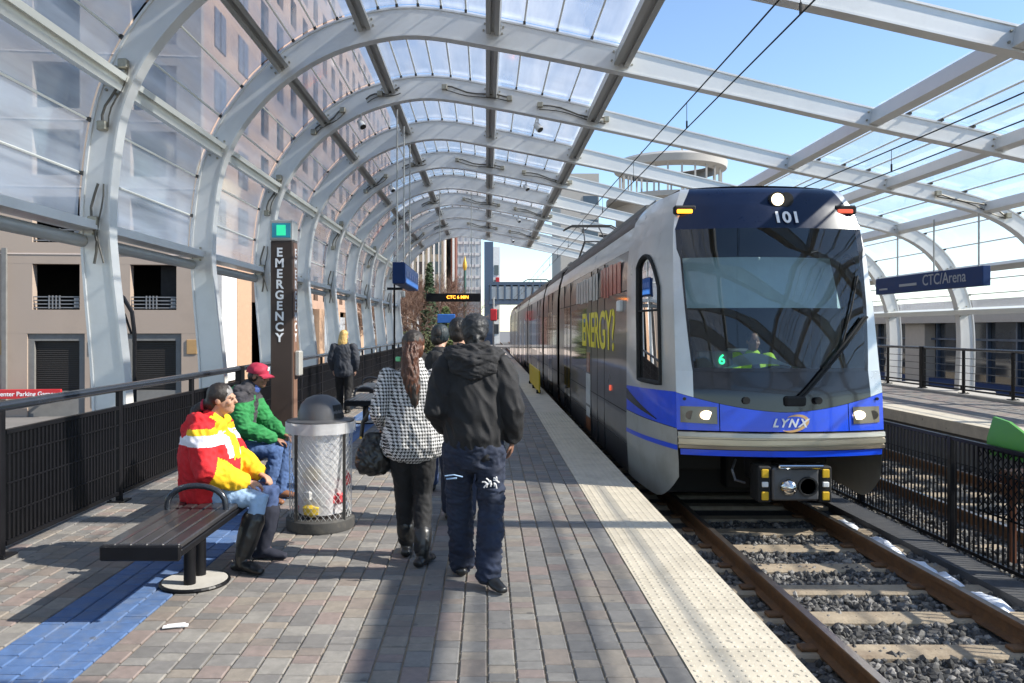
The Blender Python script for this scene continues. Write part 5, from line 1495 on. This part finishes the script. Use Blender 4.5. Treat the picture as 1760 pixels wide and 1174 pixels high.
def cap(name, m, parent, c, f, k=1.0, brim=True, logo=None, drop=.0):
    c = Vector(c); f = Vector(f).normalized(); r = f.cross(Vector((0, 0, 1))).normalized(); u = r.cross(f).normalized(); mb = MB()
    def fn(a, b):
        th = 6.28318 * a; ph = (math.pi / 2) * (1 - b)
        fl = .018 * noise.noise(Vector((math.cos(th) * 2, math.sin(th) * 2, b * 3)))
        return c + (r * ((.094 + fl) * math.cos(th) * math.sin(ph) ** .8) + f * ((.110 + fl) * math.sin(th) * math.sin(ph) ** .8 - .012) + u * (.015 - drop + (.103 + drop) * max(0, math.cos(ph)) ** .9)) * k
    mb.grid(fn, 28, 9)
    o = mb.build(name, m, parent, smooth=60, fix=False)
    if brim:
        mb = MB()
        def fb(a, b):
            x = (a - .5) * 2; y = .085 + .085 * b * math.sqrt(max(0, 1 - (x * .92) ** 2)); xx = x * .082 * (1 - .12 * b)
            yy = (.085 * math.sqrt(max(0, 1 - x * x * .85)) if b == 0 else y * (1 - .25 * x * x))
            return c + (r * xx + f * yy + u * (.03 - .02 * b - .022 * x * x)) * k
        mb.grid(fb, 14, 4); g2 = [(Vector(v) - u * .008) for v in mb.v]; n0 = len(mb.v); f0 = list(mb.f)
        mb.add(g2, [tuple(reversed(ff)) for ff in f0]); mb.build('brim', m, o, smooth=40, fix=False)
    if logo:
        q = c + (f * .098 + u * .075) * k
        MB().add([q + r * a + u * b - f * abs(b) * .35 + f * .004 for a, b in ((-.02, -.02), (.02, -.02), (.02, .02), (-.02, .02))], [(0, 1, 2, 3)]).build('emblem', logo, o, fix=False)
    return o

# ---- seated person in red, white and yellow jacket ----------------------
root = (-2.06, 5.92, 0)
J = dict(pelvis=(0, 0, .55), chest=(-.03, 0, .86), neck=(.01, 0, 1.08), head=(.075, -.01, 1.225),
         sh_l=(-.02, .19, .99), sh_r=(-.02, -.19, .99), el_l=(.09, .27, .74), el_r=(.05, -.28, .73), wr_l=(.31, .13, .64), wr_r=(.29, -.13, .62),
         hip_l=(.0, .09, .53), hip_r=(.0, -.10, .53), kn_l=(.42, .10, .50), kn_r=(.40, -.18, .50), an_l=(.36, .06, .10), an_r=(.30, -.26, .10), toe_l=(.53, .05, .03), toe_r=(.46, -.34, .03),
         hd_l=((.8, -.45, -.25), (0, -.3, -1), 1, 1.0), hd_r=((.75, .5, -.2), (0, .3, -1), -1, 1.0))
fc = (1, -.05, .03)
p = person('seated person in a red, white and yellow jacket, jeans and tall black boots', root, J, fc, 'skin_tan', k=.95); V = W(J, root)
B = Blob()
B.tube([(V('pelvis') + Vector((-.03, 0, -.07)), .25, .20), (V('pelvis') + Vector((-.02, 0, .06)), .27, .225), (V('chest') + Vector((0, 0, -.05)), .265, .22), (V('chest') + Vector((0, 0, .10)), .25, .19), (V('neck') + Vector((-.03, 0, -.06)), .15, .13), (V('neck') + Vector((-.01, 0, -.005)), .095, .09)], ref=(0, 1, 0))
sleeves(B, V, .105, .10, .072)
B.tube([(V('neck') + Vector((.05, .12, -.02)), .04), (V('neck') + Vector((-.06, .15, .0)), .055), (V('neck') + Vector((-.15, .0, -.04)), .085, .075), (V('neck') + Vector((-.06, -.15, .0)), .055), (V('neck') + Vector((.05, -.12, -.02)), .04)], ref=(0, 0, 1))
B.tube([(V('neck') + Vector((-.15, .07, -.07)), .07), (V('neck') + Vector((-.17, 0, -.11)), .085), (V('neck') + Vector((-.15, -.07, -.07)), .07)], ref=(0, 0, 1))
rt = Vector(root)
def pick(c):
    q = c - rt; x, y, z = q
    # sleeves: yellow from below the elbow
    for s in 'lr':
        e, w = Vector(J['el_' + s]), Vector(J['wr_' + s]); d = (w - e); tt = (q - e).dot(d) / d.length_squared
        dist = (q - (e + d * max(0, min(1, tt)))).length
        if dist < .118 and tt > .12 and x > .04: return 1
    if x < -.03 and z > .955 and abs(y) < .19: return 0            # hood
    if x > .03 and z > 1.0 and abs(y) < .16: return 1               # collar
    if x > .12 and abs(y) < .07 and z > .78: return 1                # placket
    if x > .08 and .07 <= abs(y) < .13 and z > .80: return 2
    if .905 < z <= .985 - .02 * (x > .1): return 2
    if .965 < z <= 1.03: return 1
    return 0
B.skin('jacket', ['cloth_red', 'cloth_yellow', 'cloth_white'], p, .010, 6, .016, (8, 8, 7), pick, 1.3)
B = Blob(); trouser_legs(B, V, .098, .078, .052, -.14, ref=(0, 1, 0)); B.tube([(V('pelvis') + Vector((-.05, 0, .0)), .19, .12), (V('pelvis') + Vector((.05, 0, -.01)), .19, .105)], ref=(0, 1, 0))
B.skin('jeans', ['denim_light', 'denim_navy'], p, .010, 5, .010, (10, 10, 9), lambda c: 1 if c.y - rt.y > .0 else 0, 2.1)  # far leg navy: its shade is put into the denim colour
shoe('boot', V, 'r', 'leather_black', p, boot=.68, bw=.080, wr=.006); shoe('boot', V, 'l', 'suede_navy', p, boot=.68, bw=.080, wr=.005)
hc = V('head'); B = Blob()
B.ell(hc + Vector((-.022, 0, .034)), (.100, 0, 0), (0, .086, 0), (0, 0, .092)); B.ell(hc + Vector((-.075, 0, -.02)), (.05, 0, 0), (0, .068, 0), (0, 0, .075))
B.tube([(hc + Vector((-.11, .0, -.03)), .04), (hc + Vector((-.15, 0, -.045)), .034), (hc + Vector((-.195, 0, -.085)), .046), (hc + Vector((-.215, 0, -.14)), .040), (hc + Vector((-.205, 0, -.19)), .022)])
MB().tube([hc + Vector((-.145, .036 * math.cos(k * .5236), -.045 + .036 * math.sin(k * .5236))) for k in range(12)], .011, 6, closed=True).build('hair_tie', 'cap_red', p, smooth=40)
B.skin('hair', ['hair_dark', 'hair_grey'], p, .008, 3, .004, (30, 30, 12), lambda c: 1 if (c.x - hc.x) + .02 * noise.noise(c * 40) > .050 else 0)
for s in (-1, 1):
    q = hc + Vector((.088, s * .030, .004)); Blob().ell(q, (.006, 0, 0), (0, .011, 0), (0, 0, .006)).skin('eye', 'eye_dark', p, .003, 0)

# ---- seated person in green jacket and red cap ---------------------------
root = (-2.55, 8.02, 0)
J = dict(pelvis=(-.02, 0, .56), chest=(.03, 0, .90), neck=(.13, 0, 1.13), head=(.225, 0, 1.275),
         sh_l=(.08, .20, 1.04), sh_r=(.08, -.20, 1.04), el_l=(.24, .24, .78), el_r=(.16, -.28, .78), wr_l=(.46, .10, .66), wr_r=(.42, -.10, .64),
         hip_l=(0, .10, .54), hip_r=(0, -.10, .54), kn_l=(.46, .14, .52), kn_r=(.45, -.16, .52), an_l=(.40, .12, .10), an_r=(.33, -.16, .10), toe_l=(.58, .12, .03), toe_r=(.52, -.20, .03),
         hd_l=((.8, -.5, -.2), (0, -.3, -1), 1, 1.0), hd_r=((.8, .5, -.3), (0, .3, -1), -1, 1.0))
fc = (1, -.18, -.16)
p = person('seated person in a green padded jacket, jeans and a red cap', root, J, fc, 'skin_brown'); V = W(J, root); rt = Vector(root)
B = Blob()
B.tube([(V('pelvis') + Vector((-.03, 0, -.06)), .23, .18), (V('pelvis') + Vector((0, 0, .08)), .24, .18), (V('chest'), .24, .17), (V('chest') + Vector((.05, 0, .13)), .23, .14), (V('neck') + Vector((-.01, 0, -.03)), .12, .11), (V('neck') + Vector((.0, 0, .03)), .098, .095)], ref=(0, 1, 0))
sleeves(B, V, .10, .088, .062)
B.tube([(V('neck') + Vector((.02, .12, .0)), .04), (V('neck') + Vector((-.08, .11, .0)), .06), (V('neck') + Vector((-.13, 0, -.02)), .075), (V('neck') + Vector((-.08, -.11, .0)), .06), (V('neck') + Vector((.02, -.12, .0)), .04)], ref=(0, 0, 1))
def pick(c):
    q = c - rt; x, y, z = q
    e = Vector(J['sh_r'])
    if z > 1.085 and x > .0: return 1
    if 1.03 < z < 1.12 and abs(y) > .08 and x > -.02: return 1
    if x > .17 and abs(y) < .06 and z > .75: return 1
    return 0
B.skin('jacket', ['cloth_green', 'cloth_charcoal'], p, .010, 5, .016, (9, 9, 12), pick, 4.4)
B = Blob(); trouser_legs(B, V, .10, .085, .078, .0, ref=(0, 1, 0)); B.tube([(V('pelvis') + Vector((-.05, 0, 0)), .18, .11), (V('pelvis') + Vector((.05, 0, 0)), .18, .10)], ref=(0, 1, 0))
B.skin('jeans', 'denim_blue', p, .010, 5, .012, (10, 10, 9), None, 3.0)
for s in 'lr': shoe('shoe', V, s, 'leather_brown', p)
B = Blob(); B.tube([(V('neck') + Vector((.02, 0, .0)), .075), (V('neck') + Vector((.06, 0, .03)), .066)]); B.skin('shirt_collar', 'shirt_blue', p, .010, 2)
hc = V('head'); B = Blob(); B.ell(hc + Vector((-.03, 0, .0)), (.085, 0, 0), (0, .082, 0), (0, 0, .075)); B.skin('hair', 'hair_dark', p, .009, 2)
cap('cap', 'cap_red', p, hc + Vector((.0, 0, .01)), fc, 1.04, True, 'cap_print')
for s in (-1, 1):
    q = hc + Vector((.088, -.016 + s * .030, -.004)); Blob().ell(q, (.006, 0, 0), (0, .011, 0), (0, 0, .006)).skin('eye', 'eye_dark', p, .003, 0)

# ---- walking person in the check coat --------------------------------------
root = (-.56, 5.97, 0)
J = dict(pelvis=(0, 0, .93), chest=(0, .02, 1.28), neck=(.0, .03, 1.48), head=(.0, .06, 1.625),
         sh_l=(-.18, .02, 1.40), sh_r=(.18, .02, 1.40), el_l=(-.26, -.04, 1.12), el_r=(.25, .0, 1.12), wr_l=(-.24, .16, 1.00), wr_r=(.22, .18, 1.04),
         hip_l=(-.09, 0, .90), hip_r=(.09, 0, .90), kn_l=(-.075, .08, .50), kn_r=(.075, .03, .50), an_l=(-.06, .12, .10), an_r=(.085, -.16, .10), toe_l=(-.07, .30, .03), toe_r=(.15, -.02, .03),
         hd_l=((.1, .9, -.3), (.6, 0, -.8), 1, 1.2), hd_r=((-.3, .9, -.3), (-.6, 0, -.8), -1, 1.2))
fc = (.12, 1, .02)
p = person('walking person in a black and white check coat with a long ponytail', root, J, fc, 'skin_tan'); V = W(J, root); rt = Vector(root)
B = Blob()
B.tube([(V('pelvis') + Vector((.0, -.01, -.06)), .25, .175), (V('pelvis') + Vector((.0, -.01, .05)), .23, .165), (V('pelvis') + Vector((0, 0, .20)), .19, .14), (V('chest'), .19, .135), (V('chest') + Vector((0, 0, .10)), .18, .12), (V('neck') + Vector((0, -.005, -.03)), .10, .09), (V('neck') + Vector((0, 0, .03)), .078, .078)], ref=(1, 0, 0))
sleeves(B, V, .074, .068, .058)
B.skin('coat', 'check_wool', p, .010, 5, .012, (9, 9, 5), None, 5.5)
B = Blob(); trouser_legs(B, V, .098, .074, .062, -.02); B.tube([(V('pelvis') + Vector((0, -.03, 0)), .165, .12), (V('pelvis') + Vector((0, 0, -.06)), .16, .11)], ref=(1, 0, 0)); B.skin('trousers', 'cloth_blacker', p, .010, 5, .008, (10, 10, 9), None, 6)
for s in 'lr': shoe('boot', V, s, 'leather_black', p, boot=.34, bw=.070, wr=.006)
hc = V('head'); B = Blob()
B.ell(hc + Vector((0, -.018, .028)), (.090, 0, 0), (0, .104, 0), (0, 0, .094)); B.ell(hc + Vector((0, -.06, -.035)), (.082, 0, 0), (0, .06, 0), (0, 0, .09))
B.skin('hair', ['hair_auburn', 'hair_dark'], p, .008, 3, .005, (34, 34, 9), lambda c: 1 if c.z - hc.z + .05 * noise.noise(Vector((c.x * 60, c.y * 60, c.z * 9))) > .045 else 0)
B = Blob()
B.tube([(hc + Vector((0, -.10, .0)), .055, .040), (hc + Vector((-.015, -.135, -.10)), .066, .045), (hc + Vector((-.01, -.15, -.22)), .068, .045), (hc + Vector((.01, -.165, -.31)), .058, .038), (hc + Vector((.025, -.175, -.40)), .036, .028), (hc + Vector((.03, -.18, -.47)), .014, .012)], ref=(1, 0, 0))
B.skin('ponytail', ['hair_auburn', 'hair_dark'], p, .007, 2, .012, (38, 38, 5), lambda c: 1 if c.z - hc.z + .22 * noise.noise(Vector((c.x * 45, c.y * 45, c.z * 4))) < -.30 else 0)
q = hc + Vector((-.105, -.10, -.10)); MB().bbox(q.x - .02, q.x + .02, q.y - .015, q.y + .015, q.z - .018, q.z + .018, .006).build('hair_clip', 'green_clip', p)
# handbag hanging from the forearm
bc = V('el_l') + Vector((-.035, .06, -.31))
t = thing('handbag', 'slouchy black leather handbag hanging from the arm of the check coat', 'bag', tuple(bc - Vector((0, 0, .14))))
B = Blob(); B.tube([(bc + Vector((0, 0, .12)), .085, .04), (bc + Vector((0, 0, .03)), .13, .07), (bc + Vector((0, 0, -.07)), .150, .085), (bc + Vector((0, 0, -.12)), .13, .07)], ref=(1, .35, 0))
B.skin('pouch', 'leather_black', t, .009, 4, .018, (11, 11, 10), None, 8)
for d in (-.035, .035):
    MB().tube([bc + Vector((-.10, d, .11)), bc + Vector((-.085, d * .9, .24)), bc + Vector((-.01, d * .6, .35)), bc + Vector((.07, d * .9, .26)), bc + Vector((.09, d, .12))], .011, 6).build('handle', 'leather_black', t)
for sx in (-.095, .08): MB().tube([bc + Vector((sx, -.05, .12)), bc + Vector((sx, -.056, .12))], .010, 8).build('buckle', 'gold', t)

# ---- walking person in the black hooded jacket ------------------------------
root = (-.09, 5.42, 0)
J = dict(pelvis=(0, 0, .97), chest=(0, .02, 1.36), neck=(.0, .04, 1.585), head=(.01, .075, 1.735),
         sh_l=(-.185, .01, 1.49), sh_r=(.19, .01, 1.49), el_l=(-.255, -.06, 1.20), el_r=(.265, -.06, 1.21), wr_l=(-.20, .16, 1.05), wr_r=(.27, .03, .985),
         hip_l=(-.10, 0, .93), hip_r=(.11, 0, .93), kn_l=(-.10, .14, .53), kn_r=(.125, .02, .52), an_l=(-.085, .20, .10), an_r=(.085, -.13, .13), toe_l=(-.08, .40, .03), toe_r=(.20, .00, .03),
         hd_l=((.4, .9, -.2), (.7, 0, -.7), 1, 1.0), hd_r=((-.1, .25, -1), (-1, .1, 0), -1, .9))
J['an_r'] = (.10, -.12, .13); J['toe_r'] = (.20, -.26, .035)
fc = (.22, 1, -.02)
p = person('walking person in a black hooded jacket, dark baggy jeans and a black cap', root, J, fc, 'skin_brown'); V = W(J, root); rt = Vector(root)
B = Blob()
B.tube([(V('pelvis') + Vector((0, -.01, -.04)), .19, .145), (V('pelvis') + Vector((0, -.01, .04)), .21, .165), (V('pelvis') + Vector((0, -.01, .18)), .215, .17), (V('chest') + Vector((0, -.01, 0)), .225, .165), (V('chest') + Vector((0, 0, .10)), .215, .145), (V('neck') + Vector((0, -.01, -.05)), .15, .13), (V('neck') + Vector((0, 0, .0)), .10, .10)], ref=(1, 0, 0))
sleeves(B, V, .092, .082, .062)
jk = B.skin('jacket', 'cloth_black', p, .010, 5, .020, (6, 6, 3), None, 7.7)
B = Blob()   # hood lying on the shoulders in folds
nk = V('neck')
B.tube([(nk + Vector((.13, .10, .0)), .045), (nk + Vector((.165, .0, -.01)), .058), (nk + Vector((.11, -.12, -.03)), .062), (nk + Vector((0, -.16, -.055)), .066), (nk + Vector((-.11, -.12, -.03)), .062), (nk + Vector((-.165, 0, -.01)), .058), (nk + Vector((-.13, .10, .0)), .045)], ref=(0, 0, 1))
B.tube([(nk + Vector((.10, -.06, .035)), .045), (nk + Vector((.0, -.10, .02)), .05), (nk + Vector((-.10, -.06, .035)), .045)], ref=(0, 0, 1))
B.tube([(nk + Vector((.12, -.13, -.085)), .05), (nk + Vector((0, -.165, -.13)), .062), (nk + Vector((-.12, -.13, -.085)), .05)], ref=(0, 0, 1))
mat('cloth_hood', (.016, .016, .018), var=.3, vscale=6, rough=.85, bump=.3, bscale=160)
B.skin('hood', 'cloth_hood', p, .009, 3, .022, (6, 6, 22), None, 9.1)
B = Blob(); trouser_legs(B, V, .108, .090, .086, .03); B.tube([(V('pelvis') + Vector((0, -.02, .0)), .185, .14), (V('pelvis') + Vector((0, -.01, -.09)), .185, .135)], ref=(1, 0, 0))
B.skin('jeans', 'denim_dark', p, .010, 5, .022, (7, 7, 13), None, 11)
for s in 'lr': shoe('shoe', V, s, 'leather_black', p, wr=.003)
for d, zz, s in (((.12, -.108, 0), .72, 1), ((-.13, -.10, 0), .74, -1)):      # printed back pockets
    q = rt + Vector((d[0], d[1] - .012, zz)); mb = MB()
    if s > 0:
        rp = random.Random(4)
        for i_ in range(12):
            c0 = q + Vector((rp.uniform(-.045, .045), -.004, rp.uniform(-.03, .03))); a_ = rp.uniform(0, 3.1); L_ = rp.uniform(.01, .024)
            mb.tube([c0 - Vector((math.cos(a_), 0, math.sin(a_))) * L_, c0 + Vector((0, -.004, .008)), c0 + Vector((math.cos(a_), 0, math.sin(a_))) * L_], .0055, 5)
        mb.build('pocket_print', 'cap_print', p)
    else:
        mb.tube([q + Vector((-.06, -.008, .02)), q + Vector((0, -.02, .03)), q + Vector((.06, -.012, .015))], .005, 5).tube([q + Vector((-.05, -.008, .0)), q + Vector((.02, -.02, .008))], .006, 5)
        mb.build('pocket_stitch', 'denim_light', p)
hc = V('head'); B = Blob(); B.ell(hc + Vector((-.005, -.035, -.02)), (.083, 0, 0), (0, .086, 0), (0, 0, .10)); B.tube([(hc + Vector((0, -.06, -.07)), .06), (hc + Vector((0, -.065, -.15)), .055)]); B.skin('hair', 'hair_dark', p, .009, 2)
mat('cap_black', (.010, .011, .013), .55, var=.3, vscale=12, bump=.3, bscale=90)
B = Blob(); B.ell(hc + Vector((0, -.008, .030)), (.100, 0, 0), (0, .114, 0), (0, 0, .098)); B.ell(hc + Vector((0, -.055, -.01)), (.086, 0, 0), (0, .07, 0), (0, 0, .075)); B.tube([(hc + Vector((.01, -.115, -.05)), .022), (hc + Vector((.02, -.12, -.11)), .014)])
B.skin('head_scarf', 'cap_black', p, .008, 3, .006, (16, 16, 26), None, 2.2)

# ---- people further along -----------------------------------------------------
def walker(label, root, h, coat, legs, headgear, hairm, skinm, face, long_hair=False):
    s = h / 1.80
    J = {k_: tuple(c * s for c in v) for k_, v in dict(pelvis=(0, 0, .95), chest=(0, .02, 1.32), neck=(.0, .03, 1.53), head=(.0, .06, 1.675), sh_l=(-.20, .01, 1.44), sh_r=(.20, .01, 1.44),
         el_l=(-.27, -.02, 1.15), el_r=(.27, -.02, 1.15), wr_l=(-.24, .08, .93), wr_r=(.24, .08, .93), hip_l=(-.09, 0, .92), hip_r=(.09, 0, .92), kn_l=(-.10, .08, .5), kn_r=(.10, .02, .5), an_l=(-.09, .08, .10), an_r=(.09, -.10, .11),
         toe_l=(-.10, .26, .03), toe_r=(.11, .08, .03)).items()}
    J['hd_l'] = ((.05, .3, -1), (1, 0, 0), 1, .8); J['hd_r'] = ((-.05, .3, -1), (-1, 0, 0), -1, .8)
    p = person(label, root, J, face, skinm, voxel=.011); V = W(J, root)
    B = Blob()
    B.tube([(V('pelvis') + Vector((0, 0, -.08)), .20, .15), (V('pelvis') + Vector((0, 0, .08)), .20, .15), (V('chest'), .22, .145), (V('chest') + Vector((0, 0, .10)), .21, .13), (V('neck') + Vector((0, 0, -.03)), .10, .09)], ref=(1, 0, 0))
    sleeves(B, V, .085, .078, .06); B.skin('jacket', coat, p, .014, 4, .014, (7, 7, 5), None, root[0] * 3)
    B = Blob(); trouser_legs(B, V, .10, .08, .07, 0); B.tube([(V('pelvis'), .16, .12), (V('pelvis') + Vector((0, 0, -.06)), .16, .11)], ref=(1, 0, 0)); B.skin('trousers', legs, p, .014, 4, .01)
    for sd in 'lr': shoe('shoe', V, sd, 'leather_black', p, voxel=.012)
    hc = V('head'); fv = Vector(face).normalized(); B = Blob()
    B.ell(hc - fv * .02 + Vector((0, 0, .03)), (.090, 0, 0), (0, .10, 0), (0, 0, .092)); B.ell(hc - fv * .05 + Vector((0, 0, -.03)), (.08, 0, 0), (0, .065, 0), (0, 0, .075))
    if long_hair: B.tube([(hc - fv * .06, .085, .06), (hc - fv * .085 + Vector((0, 0, -.14)), .10, .055), (hc - fv * .09 + Vector((0, 0, -.27)), .085, .045), (hc - fv * .09 + Vector((0, 0, -.34)), .05, .03)], ref=(1, 0, 0))
    B.skin('hair', hairm, p, .009, 3, .006, (30, 30, 8))
    if headgear:
        B = Blob(); B.ell(hc + Vector((0, -.004, .034)), (.099, 0, 0), (0, .110, 0), (0, 0, .10)); B.tube([(hc + Vector((0, -.004, -.005)), .098, .108), (hc + Vector((0, -.004, .03)), .099, .109)], ref=(1, 0, 0)); B.skin('knit_cap', headgear, p, .008, 2, .006, (46, 46, 6))
    return p
mat('cap_teal', (.012, .022, .028), .6, var=.5, vscale=20)
walker('person in a dark jacket and knitted cap, just ahead of the check coat', (-.50, 8.45, 0), 1.80, 'cloth_black', 'denim_navy', 'cap_teal', 'hair_dark', 'skin_light', (.6, 1, 0))
walker('person in black half hidden ahead of the black hooded jacket', (-.25, 7.15, 0), 1.86, 'cloth_blacker', 'denim_dark', 'cap_black', 'hair_dark', 'skin_tan', (.2, 1, 0))
mat('coat_slate', (.030, .034, .045), .8, var=.5, vscale=5, bump=.3)
walker('standing blonde person in a dark slate coat at the railing', (-2.98, 16.4, 0), 1.74, 'coat_slate', 'cloth_blacker', None, 'hair_blonde', 'skin_light', (.25, 1, 0), True)

# ---- driver ----------------------------------------------------------------------
root = (3.36, 9.95, .42)
J = dict(pelvis=(0, 0, .50), chest=(0, -.02, .82), neck=(0, -.03, 1.04), head=(0, -.06, 1.18), sh_l=(.19, -.02, .97), sh_r=(-.19, -.02, .97), el_l=(.28, -.12, .75), el_r=(-.30, -.12, .75), wr_l=(.20, -.36, .76), wr_r=(-.20, -.36, .76),
         hip_l=(.09, 0, .48), hip_r=(-.09, 0, .48), kn_l=(.12, -.40, .50), kn_r=(-.12, -.40, .50), an_l=(.12, -.42, .10), an_r=(-.12, -.42, .10), toe_l=(.12, -.58, .03), toe_r=(-.12, -.58, .03))
p = person('tram driver in a yellow safety vest behind the windshield', root, J, (0, -1, 0), 'skin_brown', voxel=.012); V = W(J, root)
B = Blob(); B.tube([(V('pelvis'), .19, .14), (V('chest'), .22, .15), (V('chest') + Vector((0, 0, .10)), .21, .13), (V('neck') + Vector((0, 0, -.03)), .10, .09)], ref=(1, 0, 0)); sleeves(B, V, .085, .075, .06)
rx = root[0]
B.skin('vest', ['hi_vis', 'uniform'], p, .014, 4, .012, pick=lambda c: 1 if abs(c.x - rx) < .055 and c.z < 1.40 else 0)
B = Blob(); trouser_legs(B, V, .10, .085, .07, 0, ref=(0, 1, 0)); B.skin('trousers', 'uniform', p, .014, 4)
for s in 'lr': shoe('shoe', V, s, 'leather_black', p, voxel=.012)
hc = V('head'); B = Blob(); B.ell(hc + Vector((0, .02, .03)), (.086, 0, 0), (0, .098, 0), (0, 0, .09)); B.skin('hair', 'hair_dark', p, .01, 2)
st = thing('driver_seat', 'dark driver seat inside the tram cab', 'seat', (3.36, 10.1, .42))
MB().bbox(3.12, 3.60, 9.75, 10.25, .78, .86, .03).build('seat', 'cab_grey', st); MB().bbox(3.12, 3.60, 10.22, 10.32, .86, 1.5, .03).build('backrest', 'cab_grey', st); MB().tube([(3.36, 10.0, .42), (3.36, 10.0, .78)], .06, 8).build('pedestal', 'black_paint', st)
